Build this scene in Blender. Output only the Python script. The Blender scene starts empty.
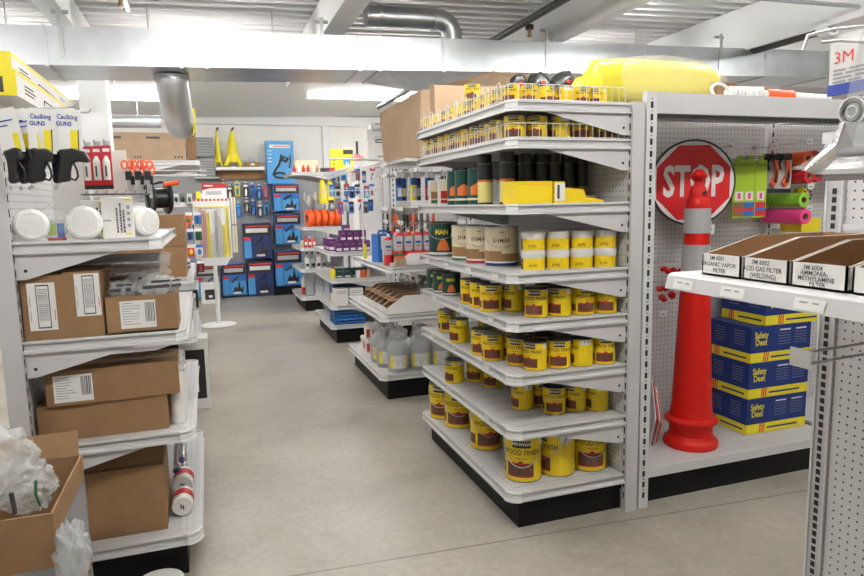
import bpy, bmesh, math, random
from mathutils import Matrix, Vector, noise
random.seed(7)
PI = math.pi
SC = bpy.context.scene
COL = SC.collection
SC.view_settings.view_transform = 'Standard'
SC.view_settings.look = 'None'
SC.view_settings.gamma = 1.0
SC.view_settings.use_curve_mapping = False
SC.view_settings.exposure = 1.3

# ------------------------------------------------------------------ materials
MATS = {}
def mat(name, col, rough=.5, metal=0.0, var=0.0, vscale=20.0, bump=0.0, bscale=60.0, emit=0.0, alpha=1.0, trans=0.0, stretch=None, coat=0.0, spec=None):
    if name in MATS: return MATS[name]
    m = bpy.data.materials.new(name); m.use_nodes = True
    nt = m.node_tree; b = nt.nodes['Principled BSDF']
    b.inputs['Base Color'].default_value = (*col, 1)
    b.inputs['Roughness'].default_value = rough
    b.inputs['Metallic'].default_value = metal
    if spec is not None: b.inputs['Specular IOR Level'].default_value = spec
    if coat: b.inputs['Coat Weight'].default_value = coat
    if alpha < 1: b.inputs['Alpha'].default_value = alpha
    if trans: b.inputs['Transmission Weight'].default_value = trans
    if emit:
        b.inputs['Emission Color'].default_value = (*col, 1); b.inputs['Emission Strength'].default_value = emit
    if var or bump:
        tc = nt.nodes.new('ShaderNodeTexCoord'); mp = nt.nodes.new('ShaderNodeMapping')
        nt.links.new(tc.outputs['Object'], mp.inputs['Vector'])
        if stretch: mp.inputs['Scale'].default_value = stretch
    if var:
        n = nt.nodes.new('ShaderNodeTexNoise'); n.inputs['Scale'].default_value = vscale; n.inputs['Detail'].default_value = 3
        nt.links.new(mp.outputs['Vector'], n.inputs['Vector'])
        r = nt.nodes.new('ShaderNodeValToRGB')
        r.color_ramp.elements[0].position = .3; r.color_ramp.elements[1].position = .7
        r.color_ramp.elements[0].color = (*[c*(1-var) for c in col], 1)
        r.color_ramp.elements[1].color = (*[min(1, c*(1+var)) for c in col], 1)
        nt.links.new(n.outputs['Fac'], r.inputs['Fac']); nt.links.new(r.outputs['Color'], b.inputs['Base Color'])
    if bump:
        n2 = nt.nodes.new('ShaderNodeTexNoise'); n2.inputs['Scale'].default_value = bscale; n2.inputs['Detail'].default_value = 4
        nt.links.new(mp.outputs['Vector'], n2.inputs['Vector'])
        bp = nt.nodes.new('ShaderNodeBump'); bp.inputs['Strength'].default_value = bump; bp.inputs['Distance'].default_value = .01
        nt.links.new(n2.outputs['Fac'], bp.inputs['Height']); nt.links.new(bp.outputs['Normal'], b.inputs['Normal'])
    MATS[name] = m
    return m

def holes_mat(name, col, ax, pitch=.0254, rad=.13, hole=(.03,.03,.03)):
    """perforated board: dark round holes on a square grid, ax = the two in-plane axes"""
    m = mat(name, col, .45); nt = m.node_tree; b = nt.nodes['Principled BSDF']
    tc = nt.nodes.new('ShaderNodeTexCoord'); sp = nt.nodes.new('ShaderNodeSeparateXYZ'); cb = nt.nodes.new('ShaderNodeCombineXYZ')
    nt.links.new(tc.outputs['Object'], sp.inputs[0])
    for i, a in enumerate(ax):
        d = nt.nodes.new('ShaderNodeMath'); d.operation = 'DIVIDE'; d.inputs[1].default_value = pitch
        nt.links.new(sp.outputs['XYZ'.index(a)], d.inputs[0])
        f = nt.nodes.new('ShaderNodeMath'); f.operation = 'FLOORED_MODULO'; f.inputs[1].default_value = 1.0
        nt.links.new(d.outputs[0], f.inputs[0])
        s = nt.nodes.new('ShaderNodeMath'); s.operation = 'SUBTRACT'; s.inputs[1].default_value = .5
        nt.links.new(f.outputs[0], s.inputs[0]); nt.links.new(s.outputs[0], cb.inputs[i])
    ln = nt.nodes.new('ShaderNodeVectorMath'); ln.operation = 'LENGTH'; nt.links.new(cb.outputs[0], ln.inputs[0])
    lt = nt.nodes.new('ShaderNodeMath'); lt.operation = 'LESS_THAN'; lt.inputs[1].default_value = rad
    nt.links.new(ln.outputs['Value'], lt.inputs[0])
    mx = nt.nodes.new('ShaderNodeMix'); mx.data_type = 'RGBA'
    mx.inputs[6].default_value = (*col, 1); mx.inputs[7].default_value = (*hole, 1)
    nt.links.new(lt.outputs[0], mx.inputs[0]); nt.links.new(mx.outputs[2], b.inputs['Base Color'])
    return m

PAINT = (.60,.594,.588)
def setup_mats():
    mat('shelf_paint', PAINT, .42, var=.03, vscale=6)
    mat('shelf_lip', (.66,.655,.65), .4)
    mat('clip_white', (.80,.80,.79), .35)
    mat('upright_paint', (.56,.555,.55), .45, var=.03, vscale=5)
    mat('slot_dark', (.02,.02,.02), .8)
    mat('kick_black', (.007,.007,.007), .5, spec=.2)
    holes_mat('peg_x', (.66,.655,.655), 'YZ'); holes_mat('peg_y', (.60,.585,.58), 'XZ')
    holes_mat('deck_holes', (.60,.594,.588), 'XY', .0254, .12, (.2,.2,.2))
    holes_mat('peg_grey', (.30,.30,.31), 'XZ')
    mat('cardboard', (.27,.152,.07), .8, var=.08, vscale=14, bump=.05)
    mat('cardboard_pale', (.40,.275,.175), .8, var=.06, vscale=10)
    mat('cardboard_edge', (.58,.42,.26), .85)
    mat('cardboard_inside', (.30,.165,.075), .85, var=.06, vscale=12)
    mat('cardboard_dark', (.25,.14,.065), .85, var=.06, vscale=12)
    mat('carton_tape', (.45,.27,.14), .25)
    mat('print_dark', (.05,.05,.055), .6)
    mat('print_grey', (.33,.33,.34), .6)
    mat('print_red', (.65,.04,.03), .5)
    mat('print_blue', (.03,.06,.35), .5)
    mat('paper_white', (.80,.79,.76), .6)
    mat('carton_white', (.78,.76,.72), .6, var=.03, vscale=12)
    mat('can_yellow', (.82,.585,.008), .32)
    mat('can_brown', (.13,.045,.025), .4, var=.25, vscale=60)
    mat('can_black', (.02,.018,.018), .35)
    mat('can_red', (.42,.02,.02), .4)
    mat('can_rim', (.30,.29,.28), .3, .9)
    mat('can_lid', (.06,.058,.055), .4)
    mat('wire', (.74,.74,.73), .3, .35)
    mat('wire_dark', (.18,.18,.18), .35, .8)
    mat('cream', (.72,.62,.42), .5)
    mat('cream_brown', (.30,.16,.06), .5)
    mat('leaf_green', (.03,.14,.045), .4)
    mat('teal_dark', (.008,.055,.045), .35)
    mat('orange_print', (.75,.17,.03), .45)
    mat('steel', (.55,.55,.55), .3, .9)
    mat('tub_white', (.72,.70,.66), .4)
    mat('tray_yellow', (.86,.62,.01), .45)
    mat('pale_yellow', (.72,.64,.22), .5)
    mat('galvanised', (.60,.62,.64), .34, .9, var=.10, vscale=5, stretch=(1,1,1))
    mat('galv_dull', (.58,.60,.62), .38, .8, var=.1, vscale=8)
    mat('deck_steel', (.66,.66,.65), .4, .3)
    mat('beam_white', (.80,.80,.79), .5)
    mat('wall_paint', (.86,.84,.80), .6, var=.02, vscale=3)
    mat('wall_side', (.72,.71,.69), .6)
    mat('pipe_black', (.03,.03,.03), .4)
    mat('bronze', (.35,.22,.12), .35, .8)
    mat('conduit', (.45,.46,.47), .35, .7)
    mat('lamp_tube', (1.0,.99,.975), .5, emit=20.0)
    mat('fixture_white', (.82,.82,.81), .45)
    mat('black_plastic', (.016,.016,.016), .32, spec=.5)
    mat('grey_plastic', (.18,.18,.185), .45)
    mat('mid_grey', (.30,.30,.30), .5)
    mat('signal_orange', (.80,.10,.015), .4)
    mat('cone_red', (.56,.009,.004), .42, spec=.3)
    mat('reflective_grey', (.50,.50,.50), .35, .25, var=.08, vscale=25, stretch=(1,1,.1))
    mat('sign_red', (.66,.014,.018), .35)
    mat('sign_white', (.84,.84,.82), .35)
    mat('lime', (.38,.55,.03), .4); mat('lime_dark', (.22,.42,.02), .4)
    mat('pink', (.85,.06,.26), .45); mat('flag_orange', (.80,.12,.03), .45); mat('flag_red', (.50,.015,.03), .45); mat('flag_green', (.28,.62,.05), .45)
    mat('box_blue', (.010,.030,.165), .5, spec=.3); mat('box_yellow', (.80,.68,.02), .45)
    mat('sky_blue', (.07,.32,.64), .45); mat('mid_blue', (.022,.14,.45), .45); mat('navy', (.012,.03,.13), .45)
    mat('yellow_bright', (.86,.72,.02), .45); mat('purple', (.12,.02,.13), .4); mat('red_plain', (.55,.02,.025), .42)
    mat('wood', (.48,.30,.15), .6, var=.15, vscale=30, stretch=(1,1,.1))
    mat('plastic_clear', (.90,.92,.92), .14, alpha=.32, bump=.6, bscale=22)
    mat('plastic_milky', (.82,.84,.83), .16, alpha=.33, bump=1.0, bscale=26)
    mat('plastic_film', (.90,.91,.91), .12, alpha=.18, bump=.3, bscale=12)
    mat('liner_grey', (.20,.215,.235), .5)
    mat('wrap_yellow', (.88,.76,.06), .3, alpha=.93, bump=.4, bscale=10)
    mat('foil', (.75,.75,.76), .2, .8, bump=.5, bscale=30)
    mat('disc_white', (.80,.79,.75), .7, bump=.3, bscale=50)
    mat('rope_white', (.85,.84,.80), .6)
    mat('jug_grey', (.34,.35,.36), .4)

    # polished concrete with cloudy stains and one saw-cut joint
    m = mat('concrete', (.4,.38,.34), .33); nt = m.node_tree; b = nt.nodes['Principled BSDF']
    tc = nt.nodes.new('ShaderNodeTexCoord')
    n1 = nt.nodes.new('ShaderNodeTexNoise'); n1.inputs['Scale'].default_value = 1.6; n1.inputs['Detail'].default_value = 8; n1.inputs['Roughness'].default_value = .62
    nt.links.new(tc.outputs['Object'], n1.inputs['Vector'])
    r = nt.nodes.new('ShaderNodeValToRGB'); cr = r.color_ramp
    cr.elements[0].position = .3; cr.elements[0].color = (.30,.268,.216,1)
    cr.elements[1].position = .72; cr.elements[1].color = (.47,.435,.373,1)
    e = cr.elements.new(.5); e.color = (.395,.362,.305,1)
    nt.links.new(n1.outputs['Fac'], r.inputs['Fac'])
    n2 = nt.nodes.new('ShaderNodeTexNoise'); n2.inputs['Scale'].default_value = 30; n2.inputs['Detail'].default_value = 4
    nt.links.new(tc.outputs['Object'], n2.inputs['Vector'])
    mx = nt.nodes.new('ShaderNodeMix'); mx.data_type = 'RGBA'; mx.blend_type = 'OVERLAY'; mx.inputs[0].default_value = .22
    nt.links.new(r.outputs['Color'], mx.inputs[6]); nt.links.new(n2.outputs['Fac'], mx.inputs[7])
    sp = nt.nodes.new('ShaderNodeSeparateXYZ'); nt.links.new(tc.outputs['Object'], sp.inputs[0])
    # joint runs along x with a slight skew
    a = nt.nodes.new('ShaderNodeMath'); a.operation = 'MULTIPLY_ADD'; a.inputs[1].default_value = .066; nt.links.new(sp.outputs[0], a.inputs[0]); nt.links.new(sp.outputs[1], a.inputs[2])
    s = nt.nodes.new('ShaderNodeMath'); s.operation = 'SUBTRACT'; s.inputs[1].default_value = 2.376; nt.links.new(a.outputs[0], s.inputs[0])
    ab = nt.nodes.new('ShaderNodeMath'); ab.operation = 'ABSOLUTE'; nt.links.new(s.outputs[0], ab.inputs[0])
    lt = nt.nodes.new('ShaderNodeMath'); lt.operation = 'LESS_THAN'; lt.inputs[1].default_value = .0035; nt.links.new(ab.outputs[0], lt.inputs[0])
    mj = nt.nodes.new('ShaderNodeMix'); mj.data_type = 'RGBA'; mj.inputs[7].default_value = (.15,.135,.11,1)
    nt.links.new(lt.outputs[0], mj.inputs[0]); nt.links.new(mx.outputs[2], mj.inputs[6])
    nt.links.new(mj.outputs[2], b.inputs['Base Color'])
    rr = nt.nodes.new('ShaderNodeMapRange'); rr.inputs[3].default_value = .24; rr.inputs[4].default_value = .46
    nt.links.new(n1.outputs['Fac'], rr.inputs[0]); nt.links.new(rr.outputs[0], b.inputs['Roughness'])
setup_mats()

# ------------------------------------------------------------------ mesh builder
FONT_CACHE = {}
def text_geo(s, bold=0.0, res=2):
    k = (s, bold)
    if k in FONT_CACHE: return FONT_CACHE[k]
    c = bpy.data.curves.new('t', 'FONT'); c.body = s; c.align_x = 'CENTER'; c.align_y = 'CENTER'; c.resolution_u = res; c.offset = bold; c.space_line = .95
    o = bpy.data.objects.new('t', c); COL.objects.link(o)
    dg = bpy.context.evaluated_depsgraph_get(); dg.update()
    ev = o.evaluated_get(dg); me = ev.to_mesh()
    g = ([tuple(v.co) for v in me.vertices], [tuple(p.vertices) for p in me.polygons])
    ev.to_mesh_clear(); bpy.data.objects.remove(o); bpy.data.curves.remove(c)
    FONT_CACHE[k] = g
    return g

class MB:
    def __init__(s): s.v = []; s.f = []; s.m = []; s.sm = []; s.names = []; s.T = Matrix()
    def mi(s, n):
        if n not in s.names: s.names.append(n)
        return s.names.index(n)
    def add(s, vs, fs, m, smooth=False):
        b = len(s.v); s.v += [tuple(s.T @ Vector(v)) for v in vs]; i = s.mi(m)
        for f in fs: s.f.append(tuple(b+k for k in f)); s.m.append(i); s.sm.append(smooth)
    def box(s, x0, x1, y0, y1, z0, z1, m):
        v = [(x,y,z) for x in (x0,x1) for y in (y0,y1) for z in (z0,z1)]
        s.add(v, [(0,1,3,2),(4,6,7,5),(0,4,5,1),(2,3,7,6),(0,2,6,4),(1,5,7,3)], m)
    def quad(s, a, b, c, d, m): s.add([a,b,c,d], [(0,1,2,3)], m)
    def poly(s, pts, m): s.add(pts, [tuple(range(len(pts)))], m)
    def prism(s, pts, d, m):
        """closed polygon pts (3d) swept by vector d"""
        n = len(pts); d = Vector(d); q = [tuple(Vector(p)+d) for p in pts]
        s.add(list(pts)+q, [tuple(range(n))[::-1], tuple(range(n,2*n))]+[(i,(i+1)%n,(i+1)%n+n,i+n) for i in range(n)], m)
    def cyl(s, p0, p1, r0, m, r1=None, n=16, caps=True, capm=None):
        p0 = Vector(p0); p1 = Vector(p1); r1 = r0 if r1 is None else r1
        d = (p1-p0).normalized(); u = d.orthogonal().normalized(); w = d.cross(u)
        ring = lambda p, r: [tuple(p+(u*math.cos(2*PI*i/n)+w*math.sin(2*PI*i/n))*r) for i in range(n)]
        s.add(ring(p0,r0)+ring(p1,r1), [(i,(i+1)%n,(i+1)%n+n,i+n) for i in range(n)], m, True)
        if caps:
            s.add(ring(p0,r0), [tuple(range(n))[::-1]], capm or m); s.add(ring(p1,r1), [tuple(range(n))], capm or m)
    def tube(s, pts, r, m, n=6, closed=False):
        P = [Vector(p) for p in pts]; k = len(P); vs = []; ref = None
        for i in range(k):
            a = P[i-1] if (i or closed) else P[i]; b = P[(i+1)%k] if (i < k-1 or closed) else P[i]
            d = (b-a).normalized()
            if ref is None: ref = d.orthogonal().normalized()
            u = (ref-d*ref.dot(d)).normalized(); ref = u; w = d.cross(u)
            vs += [tuple(P[i]+(u*math.cos(2*PI*j/n)+w*math.sin(2*PI*j/n))*r) for j in range(n)]
        fs = []
        for i in range(k if closed else k-1):
            A = i*n; B = ((i+1)%k)*n
            fs += [(A+j, A+(j+1)%n, B+(j+1)%n, B+j) for j in range(n)]
        s.add(vs, fs, m, True)
        if not closed:
            s.add(vs[:n], [tuple(range(n))[::-1]], m); s.add(vs[-n:], [tuple(range(n))], m)
    def lathe(s, prof, m, c=(0,0,0), n=24, ms=None, smooth=True):
        """prof list of (r,z); ms optional material per band"""
        for i in range(len(prof)-1):
            (r0,z0),(r1,z1) = prof[i],prof[i+1]
            v = []
            for j in range(n):
                a = 2*PI*j/n; v.append((c[0]+r0*math.cos(a), c[1]+r0*math.sin(a), c[2]+z0))
            for j in range(n):
                a = 2*PI*j/n; v.append((c[0]+r1*math.cos(a), c[1]+r1*math.sin(a), c[2]+z1))
            s.add(v, [(j,(j+1)%n,(j+1)%n+n,j+n) for j in range(n)], ms[i] if ms else m, smooth and abs(z1-z0) > abs(r1-r0)*.2)
    def blob(s, c, rx, ry, rz, m, seed=0, amp=.25, freq=2.0, sub=3, zmin=None):
        bm = bmesh.new(); bmesh.ops.create_icosphere(bm, subdivisions=sub, radius=1)
        o = Vector((seed*7.3, seed*3.1, seed*1.7)); vs = []
        for v in bm.verts:
            k = 1+amp*noise.noise(v.co*freq+o)+amp*.5*noise.noise(v.co*freq*2.3+o)
            zz = c[2]+v.co.z*k*rz
            vs.append((c[0]+v.co.x*k*rx, c[1]+v.co.y*k*ry, zz if zmin is None else max(zmin, zz)))
        s.add(vs, [tuple(x.index for x in f.verts) for f in bm.faces], m, True); bm.free()
    def text(s, t, size, M, m, bold=0.0, sx=1.0, bend=None):
        """flat lettering in the local XY plane of M; bend = (cylinder radius): wraps around z of M's frame"""
        vs, fs = text_geo(t, bold)
        if bend:
            w = []
            for x, y, _ in vs:
                a = x*size*sx/bend; w.append((bend*math.sin(a), -bend*math.cos(a), y*size))
            s.add([tuple(M @ Vector(p)) for p in w], fs, m)
        else:
            s.add([tuple(M @ Vector((x*size*sx, y*size, 0))) for x, y, _ in vs], fs, m)
    def build(s, name, parent=None, bevel=0.0, recalc=True):
        me = bpy.data.meshes.new(name); me.from_pydata(s.v, [], s.f)
        for n in s.names: me.materials.append(MATS[n])
        me.polygons.foreach_set('material_index', s.m); me.polygons.foreach_set('use_smooth', s.sm)
        if recalc:
            bm = bmesh.new(); bm.from_mesh(me); bmesh.ops.recalc_face_normals(bm, faces=bm.faces); bm.to_mesh(me); bm.free()
        me.update()
        o = bpy.data.objects.new(name, me); COL.objects.link(o)
        if parent: o.parent = parent
        if bevel:
            b = o.modifiers.new('bevel', 'BEVEL'); b.width = bevel; b.segments = 2; b.limit_method = 'ANGLE'
        return o

def tag(o, label, cat, group=None, kind=None):
    o['label'] = label; o['category'] = cat
    if group: o['group'] = group
    if kind: o['kind'] = kind
    return o
def thing(name, label, cat, loc=(0,0,0), rz=0, group=None):
    o = bpy.data.objects.new(name, None); COL.objects.link(o); o.empty_display_size = .05
    o.location = loc; o.rotation_euler = (0,0,rz)
    return tag(o, label, cat, group)
def struct(mb, name, bevel=0, parent=None):
    o = mb.build(name, parent, bevel); o['kind'] = 'structure'; return o
def dup(root, loc, rz=None, label=None, group=None, rot=None):
    r = root.copy(); COL.objects.link(r); r.location = loc
    if rz is not None: r.rotation_euler = (0,0,rz)
    if rot is not None: r.rotation_euler = rot
    if label: r['label'] = label
    if group: r['group'] = group
    for ch in list(root.children):
        c = ch.copy(); COL.objects.link(c); c.parent = r
        for g in list(ch.children):
            d = g.copy(); COL.objects.link(d); d.parent = c
    return r
class Proto:
    """first use moves the prototype itself, later uses copy it"""
    def __init__(s, root): s.r = root; s.used = False
    def put(s, loc, rz=0, label=None, group=None, rot=None):
        if not s.used:
            s.used = True; s.r.location = loc; s.r.rotation_euler = rot or (0,0,rz)
            if label: s.r['label'] = label
            if group: s.r['group'] = group
            return s.r
        return dup(s.r, loc, rz, label, group, rot)
XZ = lambda x, y, z: Matrix.Translation((x,y,z)) @ Matrix.Rotation(PI/2, 4, 'X')            # lettering that faces -Y
MXZ = lambda x, y, z: Matrix.Translation((x,y,z)) @ Matrix.Rotation(-PI/2, 4, 'Z') @ Matrix.Rotation(PI/2, 4, 'X')  # faces -X
PXZ = lambda x, y, z: Matrix.Translation((x,y,z)) @ Matrix.Rotation(PI/2, 4, 'Z') @ Matrix.Rotation(PI/2, 4, 'X')  # faces +X
ORD = ['first','second','third','fourth','fifth','sixth','seventh','eighth','ninth','tenth','eleventh','twelfth','thirteenth']

# ------------------------------------------------------------------ camera
cd = bpy.data.cameras.new('camera'); cam = bpy.data.objects.new('camera', cd); COL.objects.link(cam)
cd.sensor_width = 36; cd.lens = 646.81/864*36; cd.clip_start = .05
pit, yaw, roll = .130686, .330577, .0208631
fw = Vector((math.sin(yaw)*math.cos(pit), math.cos(yaw)*math.cos(pit), -math.sin(pit)))
rt = Vector((math.cos(yaw), -math.sin(yaw), 0)); dn = fw.cross(rt)
r2 = rt*math.cos(roll)+dn*math.sin(roll); d2 = -rt*math.sin(roll)+dn*math.cos(roll)
R = Matrix((r2, -d2, -fw)).transposed().to_4x4()
cam.matrix_world = Matrix.Translation((0,0,1.40)) @ R
SC.camera = cam

# ------------------------------------------------------------------ room shell
SL = .03                                     # the roof climbs gently to the right for drainage
def zc(x, z): return z+SL*(x-1.0)
XL, XR, YF, YB = -3.6, 7.6, -2.6, 10.85
m = MB(); m.box(XL,XR,YF,YB,-.1,0,'concrete'); struct(m,'floor')
m = MB(); m.box(XL,XR,YB,YB+.12,0,3.3,'wall_paint'); struct(m,'wall_back')
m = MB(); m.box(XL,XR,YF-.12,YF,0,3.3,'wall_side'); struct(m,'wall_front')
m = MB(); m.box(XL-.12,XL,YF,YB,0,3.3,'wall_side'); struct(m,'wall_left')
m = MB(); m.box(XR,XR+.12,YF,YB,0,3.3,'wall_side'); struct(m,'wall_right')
# ribbed roof deck, ribs along x
m = MB(); y = YF; prof = []
while y < YB:
    prof += [(y,2.85),(y+.045,2.85),(y+.055,2.895),(y+.14,2.895)]; y += .15
prof = [(min(a,YB),b) for a,b in prof]
for (a,za),(b,zb) in zip(prof, prof[1:]):
    m.quad((XL,a,zc(XL,za)),(XR,a,zc(XR,za)),(XR,b,zc(XR,zb)),(XL,b,zc(XL,zb)),'deck_steel')
m.box(XL,XR,YF,YB,3.15,3.2,'deck_steel')
struct(m,'ceiling')
m = MB()                                     # flat white soffit over the back of the store
v = [(x,y,zc(x,z)) for x in (XL,XR) for y in (7.0,YB-.002) for z in (2.80,2.84)]
m.add(v, [(0,1,3,2),(4,6,7,5),(0,4,5,1),(2,3,7,6),(0,2,6,4),(1,5,7,3)], 'beam_white'); struct(m,'ceiling_back')
for i, (x0, x1) in enumerate(((-.875,-.75),(.85,1.0),(2.57,2.66),(4.29,4.50),(5.95,6.12))):
    m = MB(); xm = (x0+x1)/2; zb = 2.60; zt = zc(xm,2.85)
    m.box(x0,x1,YF,7.0,zb,zb+.012,'beam_white'); m.box(x0+.004,x1-.004,YF,7.0,zb+.012,zt,'beam_white')
    struct(m,'trim_%d'%(i+1))
m = MB(); m.box(XL,XR,YB-.10,YB-.002,2.68,2.83,'beam_white'); struct(m,'trim_6')
m = MB(); m.box(1.87,2.0,YB-.06,YB-.002,0,2.68,'beam_white'); struct(m,'trim_7')
# steel column under the left beam
m = MB(); m.box(-.80,-.62,5.22,5.40,0,2.63,'beam_white'); m.box(-.84,-.58,5.18,5.44,0,.012,'beam_white'); struct(m,'trim_8')
# ------------------------------------------------------------------ ducts, pipes and lamps
D_Y0, D_Y1, D_Z0, D_Z1 = 4.40, 4.88, 2.295, 2.515
def slope_box(m, x0, x1, y0, y1, z0, z1, mt):
    v = [(x,y,zc(x,z)) for x in (x0,x1) for y in (y0,y1) for z in (z0,z1)]
    m.add(v, [(0,1,3,2),(4,6,7,5),(0,4,5,1),(2,3,7,6),(0,2,6,4),(1,5,7,3)], mt)
duct = thing('air_duct','long rectangular galvanised air duct crossing the store below the roof beams','duct',(2.0,4.64,2.4))
def off(m, o): m.T = Matrix.Translation(-Vector(o)); return m
m = off(MB(), duct.location)
slope_box(m, XL+.02, XR-.02, D_Y0, D_Y1, D_Z0, D_Z1, 'galvanised'); m.build('duct_body', duct)
for x in (-.83,-.1,.05,1.02,1.16,1.62,2.45,3.3,4.5,5.2,6.0):
    m = off(MB(), duct.location); slope_box(m, x, x+.02, D_Y0-.008, D_Y1+.008, D_Z0-.008, D_Z1+.008, 'galv_dull'); m.build('seam', duct)
for x in (-.72,.80,2.46,4.05):
    m = off(MB(), duct.location); slope_box(m, x-.03, x-.005, D_Y0-.012, D_Y0-.004, D_Z0+.04, 2.62, 'steel')
    m.cyl((x-.06,D_Y0+.02,zc(x,2.60)),(x+.03,D_Y0+.02,zc(x,2.60)),.012,'steel',n=8); m.build('hanger_strap', duct)
# tapered offset hanging under the duct
m = off(MB(), duct.location)
a = [(1.2,4.42,zc(1.2,D_Z0-.002)),(2.3,4.42,zc(2.3,D_Z0-.002)),(2.3,4.88,zc(2.3,D_Z0-.002)),(1.2,4.88,zc(1.2,D_Z0-.002))]
bq = [(1.55,4.86,2.25),(2.25,4.86,2.26)]
m.add(a+bq, [(0,1,5,4),(1,2,5),(0,4,3),(3,4,5,2),(0,3,2,1)], 'galv_dull'); m.build('offset_collar', duct)
# round ducts
el = thing('elbow_duct','shiny round elbow duct dropping from the long rectangular duct','duct',(-.16,4.68,2.2))
m = off(MB(), el.location); m.tube([(-.16,4.66,2.252),(-.16,4.66,2.2),(-.155,4.70,2.13),(-.15,4.80,2.06),(-.145,4.95,2.02),(-.14,5.15,2.0)],.10,'galvanised',20); m.build('elbow', el)
m = off(MB(), el.location); m.tube([(-.16,4.66,2.254),(-.16,4.66,2.225)],.108,'galv_dull',20); m.build('mount_collar', el)
m = off(MB(), el.location); m.box(-.055,-.035,5.0,5.15,1.93,2.10,'yellow_bright'); m.build('yellow_strip', el)
rd = thing('spiral_duct','round duct running sideways along the roof deck then bending down into the long duct','duct',(1.5,4.7,2.7))
m = off(MB(), rd.location); m.tube([(1.16,4.72,2.735),(1.68,4.72,2.75),(1.74,4.72,2.745),(1.79,4.72,2.715),(1.82,4.72,2.66),(1.82,4.72,2.545)],.075,'galvanised',18); m.build('duct_body', rd)
for x in (1.25,1.66):
    m = off(MB(), rd.location); m.tube([(x,4.72,2.745),(x+.025,4.72,2.746)],.081,'galv_dull',18); m.build('collar', rd)
rd2 = thing('spiral_duct','dark horizontal round duct along the back wall left of the elbow','duct',(-.7,8.0,2.3))
m = off(MB(), rd2.location); m.tube([(-2.6,8.0,2.34),(-.42,8.0,2.365)],.07,'galv_dull',18); m.build('duct_body', rd2)
m = off(MB(), rd2.location); m.box(-.66,-.65,7.99,8.01,2.42,2.79,'galv_dull'); m.build('hanger_strap', rd2)

def pipe(label, pts, r, mt, cat='pipe', name='sprinkler_pipe', heads=()):
    t = thing(name, label, cat, pts[0])
    m = off(MB(), pts[0]); m.tube(pts, r, mt, 10); m.build('pipe', t)
    for q in range(2):
        a_, b_ = Vector(pts[0]), Vector(pts[1]); h_ = a_.lerp(b_, .35+.4*q) if name != 'sprinkler_pipe' or len(heads) == 0 else Vector((a_.x, 2.9+1.35*q, a_.z))
        m = off(MB(), pts[0]); m.cyl((h_.x,h_.y,h_.z+r),(h_.x,h_.y,zc(h_.x,2.86)),.005,'steel',n=6); m.build('hanger_rod', t)
    for h in heads:
        m = off(MB(), pts[0]); m.cyl((h[0],h[1],h[2]),(h[0],h[1],h[2]-.03),.03,'pipe_black',n=10)
        m.cyl((h[0],h[1],h[2]-.03),(h[0],h[1],h[2]-.075),.013,'bronze',n=8); m.cyl((h[0],h[1],h[2]-.075),(h[0],h[1],h[2]-.08),.02,'bronze',n=10); m.build('sprinkler_head', t)
    return t
pipe('black sprinkler pipe with one head in front of the brown carton, beside the middle beam',[(2.22,-2.4,2.66),(2.22,8.5,2.66)],.026,'pipe_black',heads=[(2.27,4.34,2.65)])
pipe('black sprinkler pipe with one head above the aisle on the left',[(-.40,-2.4,2.67),(-.40,4.72,2.67)],.024,'pipe_black',heads=[(-.40,4.36,2.66)])
hp = pipe('thick black pipe with white open end at upper right under a beam',[(4.36,3.75,2.62),(4.36,4.37,2.62)],.055,'pipe_black')
m = MB(); m.lathe([(.058,0),(.075,0),(.075,.09),(.058,.09),(.058,0)],'fixture_white',n=20)
m.lathe([(.0,.045),(.058,.045)],'slot_dark',n=20)
o = m.build('end_cap', hp); o.rotation_euler = (PI/2,0,0); o.location = (0,-.008,0)
pipe('thin grey conduit crossing below the beam at upper right',[(2.3,3.3,2.60),(4.05,3.4,2.66),(6.4,3.5,2.74)],.014,'conduit','conduit','conduit')

def strip(x, y, z, L, label):
    t = thing('strip_light', label, 'light', (x,y,z))
    m = MB(); m.box(-L/2,L/2,-.06,.06,.03,.075,'fixture_white')
    for e in (-1,1): m.box(e*L/2-.012,e*L/2+.012,-.065,.065,-.03,.075,'fixture_white')
    m.build('housing', t)
    for yy in (-.035,.035):
        m = MB(); m.cyl((-L/2+.015,yy,0),(L/2-.015,yy,0),.017,'lamp_tube',n=10); m.build('tube', t)
    for e in (-1,1):
        m = MB(); m.cyl((e*L*.35,0,.075),(e*L*.35,0,max(.08,(2.80 if y > 7 else 2.86)+SL*(x-1)-z)),.006,'steel',n=6); m.build('hanger', t)
    return t
ROWS = [(1.0,2.66,'unseen first row over the near shelves'),(2.75,2.62,'second row before the long duct')]  # near row unseen; its left and aisle strips added to brighten cards and bins
for y, z, w in ROWS:
    for x in ((-1.25,.30,1.56,3.25,4.9) if y < 2 else (-2.1,.30,1.56,3.25,4.9)): strip(x,y,zc(x,z),1.22,'white twin-tube strip light, '+w+', '+('left of the aisle' if x < -1 else 'over the aisle' if x < 1 else 'over the stain shelves' if x < 2 else 'over the stop sign bay' if x < 4 else 'far right'))
for x, w in ((-1.6,'left of the column'),(.12,'above the aisle'),(3.32,'above the yellow wrapped roll'),(4.9,'at far right')):
    strip(x,5.12,zc(x,2.58),1.22,'white twin-tube strip light just behind the long duct, '+w)
for x, w in ((-2.2,'at far left'),(-.2,'over the aisle'),(1.65,'over the third end cap'),(3.2,'over the third run'),(4.9,'at far right')):
    strip(x,6.9,zc(x,2.74),1.5,'white twin-tube strip light added behind the long duct, middle row, '+w)  # row hidden by the duct, added to brighten the back of the store
for x, w in ((-.95,'left of the elbow duct'),(2.05,'above the aisle end caps'),(4.6,'far right')):
    strip(x,8.6,zc(x,2.76),1.5,'white twin-tube strip light near the back wall, '+w)

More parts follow.
